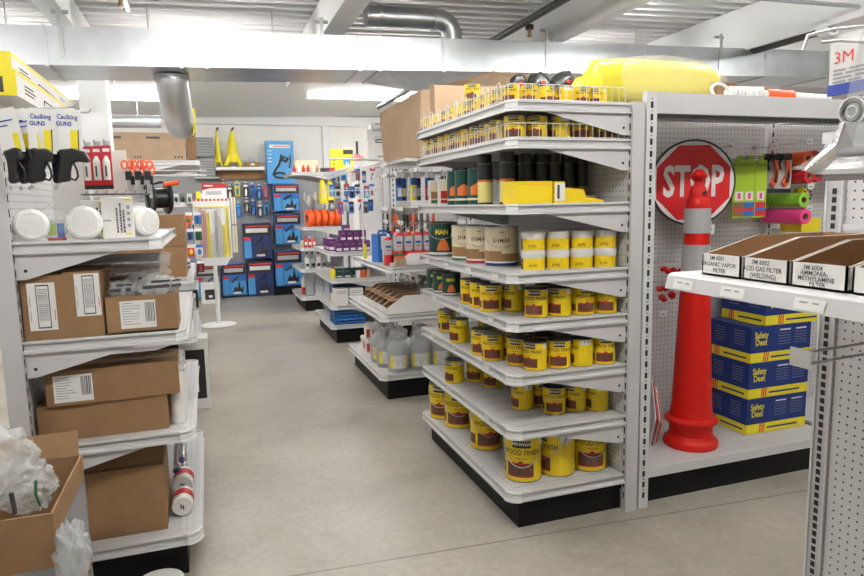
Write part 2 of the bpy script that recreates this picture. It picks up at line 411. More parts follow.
# ------------------------------------------------------------------ gondola shelving
LIP = [(-.004,.004),(.005,.004),(.005,-.004),(-.003,-.007),(-.003,-.026),(.009,-.030),(.009,-.038),(-.004,-.038)]
def shelf_outline(D, w, r, seg):
    h = w/2; pts = [(0,-h)]
    for i in range(seg+1):
        a = -PI/2+PI/2*i/seg; pts.append((D-r+r*math.cos(a), -h+r+r*math.sin(a)))
    for i in range(seg+1):
        a = PI/2*i/seg; pts.append((D-r+r*math.cos(a), h-r+r*math.sin(a)))
    return pts+[(0,h)]
def shelf_mesh(s, D, w, slits=False, rnd=False, holes=True):
    """s = direction of the shelf front along x; local z=0 is the top surface"""
    m = MB(); r, seg = (.045,4) if rnd else (.03,1)
    o = shelf_outline(D, w, r, seg); n = len(o)
    m.poly([(s*d,y,0) for d,y in o],'shelf_paint'); m.poly([(s*d,y,-.012) for d,y in o],'shelf_paint')
    nm = []
    for i in range(n):
        a = Vector(o[max(i-1,0)]); b = Vector(o[min(i+1,n-1)]); t = (b-a).normalized(); nm.append(Vector((t.y,-t.x)))
    nm[0] = Vector((0,-1)); nm[-1] = Vector((0,1))
    for i in range(n-1):
        corner = (1 <= i < 1+seg) or (2+seg <= i < 2+2*seg)
        for k in range(len(LIP)-1):
            (o0,z0),(o1,z1) = LIP[k],LIP[k+1]
            e = .004 if corner else 0
            q = []
            for j, oo, zz in ((i,o0,z0),(i+1,o0,z0),(i+1,o1,z1),(i,o1,z1)):
                if corner and k in (3,): oo = oo+.008
                q.append((s*(o[j][0]+nm[j].x*(oo+e)), o[j][1]+nm[j].y*(oo+e), zz))
            m.quad(*q, 'clip_white' if corner else ('shelf_lip' if k in (0,1,5,6) else 'shelf_paint'))
    if holes:
        m.quad((s*(D-.09),-w/2+.05,.0006),(s*(D-.02),-w/2+.05,.0006),(s*(D-.02),w/2-.05,.0006),(s*(D-.09),w/2-.05,.0006),'deck_holes')
    if slits:
        y = -w/2+.06
        while y < w/2-.05:
            m.box(min(s*.04,s*(D-.04)),max(s*.04,s*(D-.04)),y-.0012,y+.0012,.0002,.0009,'mid_grey'); y += .11
    return m
def bracket_mesh(s, D, y):
    m = MB(); pts = [(s*.0,y,-.012),(s*.0,y,-.125),(s*.03,y,-.125),(s*D*.72,y,-.038),(s*D*.72,y,-.012)]
    m.prism(pts,(0,.004,0),'shelf_paint')
    for yy in (y-.0008,y+.0048):
        m.poly([(s*(.03+.006*math.cos(a*PI/4)),yy,-.095+.006*math.sin(a*PI/4)) for a in range(8)],'slot_dark')
    return m
def upright_mesh(s, H, y, wy=.035, thick=.06, pitch=.0508, slot=.028):
    m = MB(); m.box(min(-s*thick,0),max(-s*thick,0),y-wy/2,y+wy/2,0,H,'upright_paint')
    z = .06
    while z < H-.03:
        m.box(min(0,s*.0012),max(0,s*.0012),y-.004,y+.004,z,z+slot,'slot_dark'); z += pitch
    return m
def endcap(label, s, xb, y0, y1, levels, Dbase, H=1.80, slits=False, zb=.17, group=None):
    w = y1-y0; t = thing('end_cap_shelving', label, 'shelving', (xb,(y0+y1)/2,0), 0, group)
    for e in (-1,1): upright_mesh(s,H,e*(w/2+.0)).build('upright', t)
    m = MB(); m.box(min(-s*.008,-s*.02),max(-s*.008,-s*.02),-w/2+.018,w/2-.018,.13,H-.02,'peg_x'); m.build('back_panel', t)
    for i, (z, D) in enumerate(levels):
        o = shelf_mesh(s, D, w, slits and z < .95, z < .70).build('shelf', t); o.location = (0,0,z)
        for e in (-1,1): bracket_mesh(s,D,e*(w/2-.006)-.002).build('bracket', o).location = (0,0,0)
    o = shelf_mesh(s, Dbase, w, slits, True).build('base_shelf', t); o.location = (0,0,zb)
    m = MB(); m.box(min(0,s*(Dbase-.05)),max(0,s*(Dbase-.05)),-w/2+.03,w/2-.02,0,zb-.036,'kick_black'); m.build('kickplate', t)
    return t
YX = 1.70                                     # back plane of the right-hand end caps
SH = [1.79,1.645,1.385,1.105,.905,.68,.445]
stain = endcap('tall white end cap crowded with yellow wood stain cans',-1,YX,2.35,3.55,[(z,.555) for z in SH],.56,slits=True)
red_cap = endcap('white end cap holding red aerosol cans, brown bins and bagged jugs',-1,YX,4.36,5.52,[(.955,.52),(.61,.58)],.595,H=1.84,zb=.185)
pur_cap = endcap('white end cap holding purple boxes and a blue crate',-1,YX,6.42,7.52,[(.93,.55),(.655,.55),(.385,.56)],.575,H=1.84,zb=.185)
ora_cap = endcap('farthest white end cap holding orange cord reels',-1,YX,8.60,9.62,[(1.83,.62),(1.115,.50),(.845,.55),(.56,.56)],.575,H=1.84,zb=.185)
LX = -.62
left_cap = endcap('white end cap of cardboard cartons and caulking guns at left',1,LX,2.50,3.70,[(1.295,.45),(.955,.515),(.575,.52)],.52,H=1.772)
left_cap2 = endcap('white end cap behind the left cartons holding big brown cartons and white boxes',1,LX,4.45,5.62,[(.955,.50),(.56,.50)],.36,H=1.40)
left_cap3 = endcap('white end cap near the back wall topped by two long brown cartons',1,LX,6.45,7.62,[(1.83,.58),(1.45,.42),(1.0,.48),(.6,.48)],.48,H=1.84)

def bay_run(label, x0, widths, yf, yb, H, posts_front=True, canopy=True, group=None):
    """gondola run facing -y with pegboard back, base shelf and an optional top shelf"""
    t = thing('gondola_run', label, 'shelving', (x0,yb,0), 0, group)
    W = sum(widths); d = yf-yb
    x = 0
    for i in range(len(widths)+1):
        yp = d if (posts_front and i == 0) else 0
        m = MB(); m.box(x-.025,x+.025,yp-.016,yp+.016,0,H,'shelf_lip')
        z = .05
        while z < H-.02:
            m.box(x-.007,x+.005,yp-.0175,yp-.015,z,z+.026,'slot_dark'); m.box(x-.003,x+.002,yp-.0175,yp-.015,z+.036,z+.041,'slot_dark'); z += .0508
        m.build('post', t)
        if i < len(widths): x += widths[i]
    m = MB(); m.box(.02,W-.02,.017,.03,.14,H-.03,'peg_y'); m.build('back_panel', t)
    x = 0
    for wd in widths:
        m = MB(); m.box(x+.028,x+wd-.028,d,.0,.158,.175,'shelf_paint')
        m.quad((x+.03,d+.02,.1756),(x+wd-.03,d+.02,.1756),(x+wd-.03,d+.12,.1756),(x+.03,d+.12,.1756),'deck_holes')
        m.box(x+.028,x+wd-.028,d-.006,d,.135,.178,'shelf_lip'); m.build('base_shelf', t)
        m = MB(); m.box(x+.028,x+wd-.028,d+.035,.0,0,.134,'kick_black'); m.build('kickplate', t)
        if canopy:
            m = MB(); m.box(x+.028,x+wd-.028,d-.004,d+.012,H-.088,H,'shelf_paint'); m.box(x+.028,x+wd-.028,d+.012,-.02,H-.052,H-.04,'shelf_paint')
            m.box(x+.028,x+wd-.028,d+.02,d+.03,H-.11,H-.088,'wire_dark'); m.build('top_shelf', t)
        x += wd
    return t
stop_bay = bay_run('white pegboard bay holding the stop paddle and red channelizer post',1.797,[1.22,1.22],2.352,2.88,1.846)
run2 = bay_run('white shelving run behind the red aerosol end cap',1.797,[1.22],4.36,4.90,1.84)
run3 = bay_run('white shelving run behind the purple box end cap',1.797,[1.22],6.40,6.94,1.84)
# rear side of the first run, facing the next aisle
t = thing('gondola_run','back half of the first shelving run, facing the next aisle','shelving',(1.80,2.93,0))
m = MB(); m.box(0,2.4,.0,.012,.02,1.80,'peg_y'); m.build('back_panel', t)
m = MB(); m.box(0,2.4,.012,.55,.14,.165,'shelf_paint'); m.build('base_shelf', t)
m = MB(); m.box(0,2.4,.012,.52,0,.139,'kick_black'); m.build('kickplate', t)
m = MB(); m.box(0,2.4,.012,.55,1.62,1.64,'shelf_paint'); m.build('shelf', t)
# near end cap at right: slotted upright, pegboard and one sloping-lip shelf
near = thing('pegboard_end_cap','near white pegboard end cap at right with a shelf of labelled bins','shelving',(1.75,.85,0))
m = MB(); m.box(-.004,.06,.548,.605,0,1.44,'upright_paint')
m.box(-.009,-.004,.598,.605,0,1.44,'shelf_lip'); m.box(-.009,-.004,.548,.553,0,1.44,'shelf_lip')
z = .03
while z < 1.42: m.box(-.0055,-.003,.570,.584,z,z+.0165,'slot_dark'); z += .0254
m.build('upright', near)
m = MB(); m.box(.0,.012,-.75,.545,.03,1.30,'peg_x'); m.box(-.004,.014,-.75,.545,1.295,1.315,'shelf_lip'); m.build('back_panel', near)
m = MB(); m.box(.004,.016,-.75,.545,1.316,1.44,'peg_x'); m.box(.004,.016,-.75,.20,1.44,2.0,'peg_x'); m.build('upper_panel', near)
m = MB(); w = 1.15
m.box(-.61,-.005,-.70,.54,-.014,0,'shelf_lip')
m.prism([(-.61,-.70,0),(-.625,-.70,0),(-.632,-.70,-.004),(-.640,-.70,-.038),(-.634,-.70,-.038),(-.622,-.70,-.014),(-.61,-.70,-.014)],(0,1.225,0),'shelf_paint')
o = m.build('shelf', near); o.location = (0,0,1.207)
for yy in (.46,.30,.10,-.10):
    k = MB(); k.quad((-.6355,yy-.035,-.010),(-.6355,yy+.035,-.010),(-.6412,yy+.035,-.034),(-.6412,yy-.035,-.034),'paper_white')
    k.box(-.6385,-.6370,yy-.02,yy-.008,-.0195,-.0165,'print_grey'); k.box(-.6385,-.6370,yy+.004,yy+.022,-.0195,-.0165,'print_grey'); k.build('price_tag', o)
m = MB(); m.box(.02,.6,-.75,.58,0,.02,'kick_black'); m.build('foot', near)
# price tags tucked in the stain shelf rails
for z, ys in ((1.105,(2.5,2.8,3.1,3.4)),(.905,(2.55,2.9,3.3)),(.68,(2.6,3.0,3.35)),(.445,(2.6,3.1))):
    sh = [c for c in stain.children if c.name.startswith('shelf') and abs(c.location.z-z) < .01][0]
    for yy in ys:
        m = MB(); m.box(-.5588,-.5535,yy-2.95-.03,yy-2.95+.03,-.026,-.008,'paper_white'); m.build('price_tag', sh)
# ------------------------------------------------------------------ wood stain cans
def can_proto(name, r, h, handle, txt=True):
    """round tin: printed body, ring lid, optional wire bail; the label faces -y"""
    t = thing(name, 'yellow tin', 'can')
    m = MB(); zb = [0,.02,.11,.14,.40,.44,.79,.955,.975,1.0]; NA = 36
    for i in range(len(zb)-1):
        z0, z1 = zb[i]*h, zb[i+1]*h
        for k in range(NA):
            a0, a1 = -PI/2+2*PI*k/NA, -PI/2+2*PI*(k+1)/NA
            g = ((k+.5)*360/NA+180)%360-180
            if i in (0,8): mt = 'can_rim'
            elif i == 6 and abs(g) < 32: mt = 'can_black'
            elif i == 6 and 70 < g < 130: mt = 'paper_white'
            elif i == 3 and abs(g+2) < 44: mt = 'can_brown'
            elif i in (2,4) and abs(g+2) < 44: mt = 'can_red'
            elif i == 3 and -100 < g < -60: mt = 'can_brown'
            else: mt = 'can_yellow'
            rr = r*1.012 if i in (0,8) else r
            m.add([(rr*math.cos(a0),rr*math.sin(a0),z0),(rr*math.cos(a1),rr*math.sin(a1),z0),(rr*math.cos(a1),rr*math.sin(a1),z1),(rr*math.cos(a0),rr*math.sin(a0),z1)],[(0,1,2,3)],mt,True)
    m.poly([(r*math.cos(a*PI/18),r*math.sin(a*PI/18),0) for a in range(36)],'can_rim')
    if txt:
        m.text('MINWAX', h*.105, Matrix.Translation((0,0,h*.875)),'paper_white',.02,1.0,r+.0006)
        m.text('WOOD FINISH', h*.17, Matrix.Translation((0,0,h*.68)),'can_black',.012,.82,r+.0006)
        for a0_, a1_ in ((-.28,-.06),(-.02,.12),(.16,.30)): m.add([(math.sin(a)*(r+.0006),-math.cos(a)*(r+.0006),zz) for a,zz in ((a0_,h*.54),(a1_,h*.54),(a1_,h*.557),(a0_,h*.557))],[(0,1,2,3)],'can_brown')
        # small red seal above the wood swatch
        m.add([(math.sin(-.05+.16*math.cos(q*PI/8))*(r+.0007), -math.cos(-.05+.16*math.cos(q*PI/8))*(r+.0007), h*.44+.055*h*math.sin(q*PI/8)) for q in range(16)],[tuple(range(16))],'can_red')
        for q in range(6):
            zz = h*(.70-.055*q); a = math.radians(100)
            m.add([(math.sin(a+s*.3)*(r+.0006),-math.cos(a+s*.3)*(r+.0006),zz+dz) for s,dz in ((-1,0),(1,0),(1,h*.014),(-1,h*.014))],[(0,1,2,3)],'can_brown')
        for sx in (-.15,.1,.3):
            a = math.radians(100)+sx
            m.add([(math.sin(a+s*.05)*(r+.0006),-math.cos(a+s*.05)*(r+.0006),h*.88+dz) for s,dz in ((-1,0),(1,0),(1,h*.05),(-1,h*.05))],[(0,1,2,3)],'print_dark')
    m.build('body', t)
    m = MB(); m.lathe([(r*1.015,h*.985),(r*1.015,h*1.005),(r*.93,h*1.005),(r*.90,h*.985),(r*.78,h*.985),(r*.75,h*1.0),(0,h*1.0)],'can_lid',n=28,ms=['can_rim','can_rim','can_lid','can_lid','can_lid','can_lid'])
    m.build('lid', t)
    if handle:
        m = MB()
        pts = [(r*1.03*math.cos(a), -.012-(r*1.12)*abs(math.sin(a))*.72, h*.82-abs(math.sin(a))*h*.46) for a in [PI*k/14 for k in range(15)]]
        pts = [(x, -math.sqrt(max(0,(r*1.04)**2-min(abs(x),r*1.04)**2))-.004, z) for x,y,z in pts]
        m.tube(pts,.0022,'steel',6); m.build('bail_handle', t)
        for e in (-1,1):
            m = MB(); m.cyl((e*r*.99,0,h*.82),(e*(r+.007),0,h*.82),.013,'steel',n=12); m.build('bail_ear', t)
    return Proto(t)
QUART = can_proto('stain_quart_can',.051,.121,False)
GALLON = can_proto('stain_gallon_can',.081,.198,True)
HALFP = can_proto('stain_half_pint_can',.036,.076,False)
def face(x, y, d=0): return math.atan2(-x, y)+d          # printed side turned to the main aisle
PINT_ = None
def cans(P, z, pts, words, group, dr=()):
    z += .0012
    for i, (x, y) in enumerate(pts):
        y += .03
        if P is QUART: x = max(x, 1.205)
        if P in (HALFP, PINT_): dd = 1.4
        else: dd = .5
        d = dr[i] if i < len(dr) else random.uniform(-dd,dd)
        P.put((x,y,z), face(x,y,d), words[i], group)
# shelf 5 (z .905)
z5 = .905
cans(QUART, z5, [(1.318,2.432),(1.425,2.418),(1.532,2.405),(1.638,2.392)],
     ['yellow wood stain quart can, leftmost of the front four on the shelf below the tubs','yellow wood stain quart can, second of the front four below the tubs','yellow wood stain quart can, third of the front four below the tubs','yellow wood stain quart can touching the upright, below the tubs'],
     'stain quarts on the fifth shelf',[-.15,-.6,.45,.1])
cans(QUART, z5, [(1.198,2.655),(1.306,2.625),(1.205,2.775),(1.205,2.895)],
     ['yellow wood stain quart can at shelf front left of a gap, below the cream cans','yellow stain quart can with side label, right of the gap below the cream cans','yellow wood stain quart can half hidden, second in the file below the cream cans','yellow wood stain quart can last in the file before the green cans'],
     'stain quarts on the fifth shelf',[.1,-.9,.2,.0])
cans(QUART, z5, [(1.42,2.535),(1.528,2.52),(1.636,2.505)],['yellow stain quart can in the second row behind the front four below the tubs']*3,'hidden stain quarts on the fifth shelf')
# shelf 6 (z .68)
z6 = .68
cans(QUART, z6, [(1.302,2.412),(1.412,2.402),(1.52,2.394),(1.63,2.388)],
     ['yellow wood stain quart can, leftmost of the front four on the sixth shelf','yellow wood stain quart can, second of the front four on the sixth shelf','yellow wood stain quart can with plain back, third of four on the sixth shelf','yellow wood stain quart can touching the upright on the sixth shelf'],
     'stain quarts on the sixth shelf',[-.5,.05,-1.3,.25])
cans(QUART, z6, [(1.20,2.64),(1.19,2.765),(1.308,2.62),(1.272,2.513)],
     ['yellow wood stain quart can standing forward alone at the shelf edge, sixth shelf','yellow wood stain quart can behind the forward one, sixth shelf','yellow wood stain quart can right of and behind the forward one, sixth shelf','yellow wood stain quart can tucked behind the leftmost of the front four'],
     'stain quarts on the sixth shelf',[.05,-.2,-.4,-.3])
cans(QUART, z6, [(1.205,3.06),(1.25,3.36),(1.34,3.0)],
     ['lone yellow stain quart can with price sticker near the far end of the sixth shelf','yellow stain quart can behind the lone one at the far end of the sixth shelf','yellow stain quart can deep in the middle of the sixth shelf'],
     'stain quarts on the sixth shelf',[-.8,.2,.0])
cans(QUART, z6, [(1.40,2.512),(1.508,2.502),(1.62,2.497),(1.42,2.625),(1.53,2.612),(1.638,2.607)],['yellow stain quart can in the rows behind the front four on the sixth shelf']*6,'hidden stain quarts on the sixth shelf')
# shelf 7 (z .445)
z7 = .445
cans(QUART, z7, [(1.44,2.488),(1.55,2.49),(1.645,2.455),(1.335,2.60),(1.445,2.605)],
     ['yellow stain quart can with brown swatch, front middle of the shelf above the gallons','yellow stain quart can with a sticker, second from the upright above the gallons','yellow stain quart can nearest the upright on the shelf above the gallons','yellow stain quart can with price sticker, left of the group above the gallons','yellow stain quart can behind the front middle one above the gallons'],
     'stain quarts on the seventh shelf',[.1,-.6,-1.2,-1.0,.0])
cans(QUART, z7, [(1.205,3.14),(1.32,3.12),(1.36,2.98)],
     ['yellow stain quart can with sticker, far edge of the second shelf from bottom','yellow stain quart can behind the edge one, far end of second shelf from bottom','yellow stain quart can lying back under the shelf, far half of second shelf from bottom'],
     'stain quarts on the seventh shelf',[-.8,-.2,-.4])
# base: gallons
zb = .171
cans(GALLON, zb, [(1.278,2.478),(1.447,2.475),(1.612,2.47),(1.275,2.88),(1.262,3.225),(1.235,3.40)],
     ['yellow wood stain gallon can at the front corner of the bottom shelf, bail handle down','yellow wood stain gallon can, second from the corner on the bottom shelf, sticker showing','yellow wood stain gallon can against the upright on the bottom shelf','yellow wood stain gallon can standing alone midway along the bottom shelf','yellow wood stain gallon can near the far end of the bottom shelf','yellow wood stain gallon can last at the far end of the bottom shelf'],
     'stain gallons on the bottom shelf',[-.1,-1.05,.25,.3,.0,-.3])
# shelf 1 and 2: half pints behind wire fences
def wire_fence(zs, h):
    sh = [c for c in stain.children if c.name.startswith('shelf') and abs(c.location.z-zs) < .01][0]
    m = MB(); w = 1.19; D = .545; hw = w/2-.005; W = .0018
    path = [(-.02,-hw),(-(D-.03),-hw),(-D,-hw+.03),(-D,hw-.03),(-(D-.03),hw),(-.02,hw)]
    for zz in (h,.008): m.tube([(x,y,zz) for x,y in path],W,'wire',5)
    for (xa,ya),(xb_,yb_) in zip(path,path[1:]):
        L = math.hypot(xb_-xa,yb_-ya); k = max(1,round(L/.031))
        for i in range(k): f = i/k; x, y = xa+(xb_-xa)*f, ya+(yb_-ya)*f; m.tube([(x,y,.004),(x,y,h)],W*.85,'wire',4)
    m.build('wire_fence', sh)
    # hoops standing proud along the aisle edge
    m = MB()
    for i in range(9):
        y = -hw+.12+i*.12; pts = [(-D+.0,y-.018,h*.2),(-D,y-.018,h*1.1),(-D,y-.012,h*1.28),(-D,y+.012,h*1.28),(-D,y+.018,h*1.1),(-D,y+.018,h*.2)]
        m.tube(pts,W,'wire',5)
    m.tube([(-D,-hw+.1,h*.2),(-D,-hw+1.1,h*.2)],W,'wire',5); m.build('wire_hoops', sh)
wire_fence(1.79,.068); wire_fence(1.645,.062)
z1 = 1.79
pts = [(1.20+.082*i,2.425) for i in range(6)]
cans(HALFP, z1, pts, ['small yellow can on the near edge of the top shelf, %s from the corner'%ORD[i] for i in range(6)],'half pints on the top shelf',[-.3,.0,.9,-1.2,.3,-.5])
pts = [(1.205,2.56+.105*i) for i in range(10)]
cans(HALFP, z1, pts, ['small yellow can along the aisle edge of the top shelf, %s from the corner'%ORD[i] for i in range(10)],'half pints along the top aisle edge')
cans(HALFP, z1, [(1.36,2.54),(1.45,2.54),(1.54,2.53),(1.33,2.75),(1.35,2.95)],['small yellow stain can in the second row inside the top wire fence']*5,'second row half pints on the top shelf')
HALFP.put((1.205,2.875,z1+.077), face(1.2,2.87), 'small yellow stain can stacked on another, alone above the top wire fence','half pints on the top shelf')
z2 = 1.645
PINT = PINT_ = can_proto('stain_pint_can',.043,.098,False)
cans(PINT, z2, [(1.215,2.425),(1.315,2.42),(1.42,2.415),(1.525,2.41),(1.635,2.405)], ['yellow stain pint can behind the second wire fence, %s from the corner'%ORD[i] for i in range(5)],'pints on the second shelf',[-.1,-.2,-1.1,.1,.9])
cans(PINT, z2, [(1.21,2.56+.112*i) for i in range(9)], ['yellow stain pint can along the aisle edge of the second shelf, %s from the corner'%ORD[i] for i in range(9)],'pints along the second shelf aisle edge')
cans(PINT, z2, [(1.34,2.55),(1.45,2.54),(1.56,2.53)], ['yellow stain pint can in the second row behind the second wire fence']*3,'second row pints on the second shelf')

# ---- shelf 3: tall tins, flat tins and yellow cartons
z3 = 1.3862
def tall_tin(name, r, h, bands, cap, label, text=None, tm='yellow_bright', patch=None):
    t = thing(name, label, 'can')
    m = MB(); z = 0; prof = [(r,0)]; ms = []
    for frac, mt in bands: z += frac*h; prof.append((r,z)); ms.append(mt)
    m.lathe(prof,bands[0][1],n=24,ms=ms); m.lathe([(0,0),(r,0)],'can_rim',n=24)
    m.lathe([(r,h),(r*1.02,h*1.004),(r*1.02,h*1.012),(r*.8,h*1.03),(0,h*1.03)],'can_rim',n=24)
    if text: m.text(text,h*.13,Matrix.Translation((0,0,h*.74)),tm,.02,.9,r+.0006)
    if patch:
        mt, za, zb_, wa = patch
        for k in range(6):
            a0 = -wa+2*wa*k/6; a1 = -wa+2*wa*(k+1)/6; e0 = 1-abs((k)/3-1)*.35; e1 = 1-abs((k+1)/3-1)*.35; rr = r+.0007
            m.add([(math.sin(a0)*rr,-math.cos(a0)*rr,za*h),(math.sin(a1)*rr,-math.cos(a1)*rr,za*h),(math.sin(a1)*rr,-math.cos(a1)*rr,za*h+(zb_-za)*h*e1),(math.sin(a0)*rr,-math.cos(a0)*rr,za*h+(zb_-za)*h*e0)],[(0,1,2,3)],mt)
    m.build('body', t)
    m = MB()
    if cap == 'spray': m.lathe([(r*.9,h*1.0),(r*.9,h*1.22),(r*.8,h*1.25),(0,h*1.25)],'can_black',n=20)
    else: m.lathe([(r*.42,h*1.0),(r*.42,h*1.09),(r*.36,h*1.1),(0,h*1.1)],'can_black',n=16)
    m.build('cap', t); return Proto(t)
TEAL = tall_tin('oil_stain_tin',.045,.165,[(.14,'teal_dark'),(.06,'cream'),(.80,'teal_dark')],'screw','dark teal tin',None,'yellow_bright',('orange_print',.28,.62,.75))
for i, (x, y) in enumerate(((1.20,3.09),(1.20,2.985),(1.205,2.83))):
    TEAL.put((x,y,z3), face(x,y), 'dark teal oil tin with orange picture, %s from the far end of its shelf'%ORD[i],'teal oil tins on the third shelf')
AMB = tall_tin('spray_can',.034,.18,[(.06,'can_black'),(.5,'pale_yellow'),(.06,'orange_print'),(.38,'can_black')],'spray','spray can',None)
for i, (x, y) in enumerate(((1.20,2.725),(1.25,2.60))):
    AMB.put((x,y,z3), face(x,y), ['black and yellow spray can next to the teal tins on the third shelf','black and yellow spray can just left of the yellow cartons on the third shelf'][i],'amber spray cans on the third shelf')
BLK = tall_tin('spray_can',.033,.18,[(.1,'can_black'),(.32,'cream_brown'),(.58,'can_black')],'spray','spray can',None)
for i in range(10):
    BLK.put((1.37+.072*(i%5)-.02*(i//5),2.66+.09*(i//5),z3),0,'dark spray can in the shadowy rows behind the yellow cartons on the third shelf','dark spray cans at the back of the third shelf')
def flat_tin(label, x, y, mt2):
    t = thing('flat_oil_tin', label, 'tin', (x,y,z3), face(x,y,.2), 'flat tins on the third shelf')
    m = MB(); w, d, h = .062,.03,.135
    m.box(-w,w,-d,d,0,h,'tub_white'); m.box(-w+.004,w-.004,-d-.0006,-d,.03,h-.01,'cream'); m.box(-w+.006,w-.006,-d-.001,-d-.0004,.035,.075,mt2); m.box(-w+.006,w-.006,-d-.001,-d-.0004,.012,.03,'leaf_green' if mt2 == 'cream_brown' else 'can_red')
    m.build('body', t, .004)
    m = MB(); m.cyl((.02,0,h),(.02,0,h+.025),.014,'can_black',n=12); m.tube([(-.03,0,h),(-.03,0,h+.03),(-.005,0,h+.045),(.005,0,h+.03)],.004,'steel',6); m.build('cap', t)
flat_tin('flat cream tin with a brown landscape label at the far end of the third shelf',1.225,3.40,'cream_brown')
flat_tin('flat cream tin with a dark red label beside the teal tins on the third shelf',1.215,3.215,'can_red')
def plain_box(name, label, cat, loc, size, mt, rz=0, group=None, deco=None, bevel=.002, parts=None):
    t = thing(name, label, cat, loc, rz, group); w, d, h = size
    m = MB(); m.box(-w/2,w/2,-d/2,d/2,0,h,mt)
    if deco: deco(m, w, d, h)
    m.build('body', t, bevel)
    return t
def deco_flap(m, w, d, h):
    m.box(-w/2+.004,w/2-.004,-d/2-.0008,-d/2,h*.86,h*.87,'cream_brown')
plain_box('yellow_carton','plain yellow carton at the front corner of the third shelf','carton',(1.283,2.475,z3),(.165,.13,.094),'tray_yellow',0,None,deco_flap)
t = thing('yellow_carton','yellow carton cut down in steps, right of the plain one on the third shelf','carton',(1.455,2.475,z3))
m = MB(); m.prism([(-.08,-.065,0),(.16,-.065,0),(.16,-.065,.012),(.075,-.065,.026),(.06,-.065,.058),(-.03,-.065,.066),(-.03,-.065,.092),(-.08,-.065,.092)],(0,.13,0),'tray_yellow'); m.build('body', t)
m = MB(); m.box(-.076,-.03,-.0658,-.065,.012,.085,'paper_white'); m.box(-.066,-.055,-.066,-.0655,.02,.078,'print_dark'); m.build('label', t)
t = thing('steel_wool_pack','pale yellow soft pack lying right of the yellow cartons on the third shelf','pack',(1.60,2.59,z3))
m = MB(); m.box(-.075,.075,-.05,.05,0,.022,'pale_yellow'); m.box(-.07,.07,-.045,.045,.022,.034,'cream'); m.build('body', t, .006)
# wire front rail with label holders above shelf three
# ---- shelf 4: cream gallons, dark green gallon, tubs
z4 = 1.1062
def paint_gallon(name, label, x, y, d, bot, txt):
    t = thing(name, label, 'can', (x,y,z4), face(x,y,d), 'cream gallon cans on the fourth shelf')
    r, h = .078,.178
    m = MB(); NA = 36; zb = [0,.015,.09,.13,.33,.40,.97,1.0]
    for i in range(len(zb)-1):
        for k in range(NA):
            a0, a1 = -PI/2+2*PI*k/NA, -PI/2+2*PI*(k+1)/NA; g = ((k+.5)*360/NA+180)%360-180
            mt = 'steel' if i in (0,6) else 'tub_white' if abs(g) > 75 else bot if i == 1 else 'paper_white' if i == 2 else 'cream_brown' if i in (3,4) and (i == 3 or g < 0) else 'cream'
            m.add([(r*math.cos(a0),r*math.sin(a0),zb[i]*h),(r*math.cos(a1),r*math.sin(a1),zb[i]*h),(r*math.cos(a1),r*math.sin(a1),zb[i+1]*h),(r*math.cos(a0),r*math.sin(a0),zb[i+1]*h)],[(0,1,2,3)],mt,True)
    m.text(txt,h*.15,Matrix.Translation((0,0,h*.66)),'can_brown',.008,.95,r+.0006)
    m.add([(math.sin(a)*(r+.0006),-math.cos(a)*(r+.0006),h*zz) for a,zz in ((-.12,.86),(.12,.86),(.12,.885),(-.12,.885))],[(0,1,2,3)],'cream_brown')
    m.build('body', t)
    m = MB(); m.lathe([(r*1.01,h*.985),(r*1.01,h*1.01),(r*.93,h*1.01),(r*.9,h*.99),(0,h*.99)],'steel',n=28); m.build('lid', t)
    m = MB(); pts = []
    for k in range(13):
        a = -1.3+2.6*k/12; rr = r*1.05; pts.append((math.sin(a)*rr,-math.cos(a)*rr,h*(.78-.30*math.cos(a*1.2))))
    m.tube(pts,.002,'steel',5); m.build('bail_handle', t)
paint_gallon('finish_gallon_can','cream gallon can with a brown and blue band, right of the three beside the tubs',1.285,2.735,.0,'navy','ENMAR')
paint_gallon('finish_gallon_can','cream gallon can with a red foot band, middle of the three',1.258,2.905,-.15,'can_red','ENMAR')
paint_gallon('finish_gallon_can','cream gallon can with a green foot band, left of the three',1.25,3.075,-.1,'leaf_green','ENMAR')
def green_can(label, x, y, z, r, h, d, handle):
    t = thing('deck_oil_can', label, 'can', (x,y,z), face(x,y,d), 'dark green oil cans')
    m = MB(); m.lathe([(r,0),(r,h*.06),(r,h*.12),(r,h*.97),(r*1.01,h)],'leaf_green',n=28,ms=['can_rim','paper_white','teal_dark','can_rim'])
    m.lathe([(0,0),(r,0)],'can_rim',n=28)
    m.text('MAN',h*.20,Matrix.Translation((0,0,h*.72)),'yellow_bright',.04,.9,r+.0006)
    for k in range(8):
        a0 = -.35+.9*k/8; a1 = -.35+.9*(k+1)/8; f = lambda q: (.22+.30*math.sin(PI*min(1,max(0,(q+.35)/.9)))**.7)
        rr = r+.0007
        m.add([(math.sin(a0)*rr,-math.cos(a0)*rr,h*.18),(math.sin(a1)*rr,-math.cos(a1)*rr,h*.18),(math.sin(a1)*rr,-math.cos(a1)*rr,h*f(a1)),(math.sin(a0)*rr,-math.cos(a0)*rr,h*f(a0))],[(0,1,2,3)],'orange_print')
    m.add([(math.sin(a)*(r+.0006),-math.cos(a)*(r+.0006),h*zz) for a,zz in ((-.6,.9),(.4,.9),(.4,.925),(-.6,.925))],[(0,1,2,3)],'orange_print')
    m.build('body', t)
    m = MB(); m.lathe([(r*1.01,h*.985),(r*1.01,h*1.01),(r*.92,h*1.01),(r*.88,h*.985),(0,h*.985)],'can_lid',n=28); m.build('lid', t)
    if handle:
        m = MB(); pts = [(math.sin(a)*r*1.06,-math.cos(a)*r*1.06,h*(.80-.28*math.cos(a*1.1))) for a in [-1.35+2.7*k/12 for k in range(13)]]
        m.tube(pts,.002,'steel',5); m.build('bail_handle', t)
green_can('large dark green gallon can with orange picture at the far end of the fourth shelf',1.245,3.42,z4,.080,.185,-.1,True)
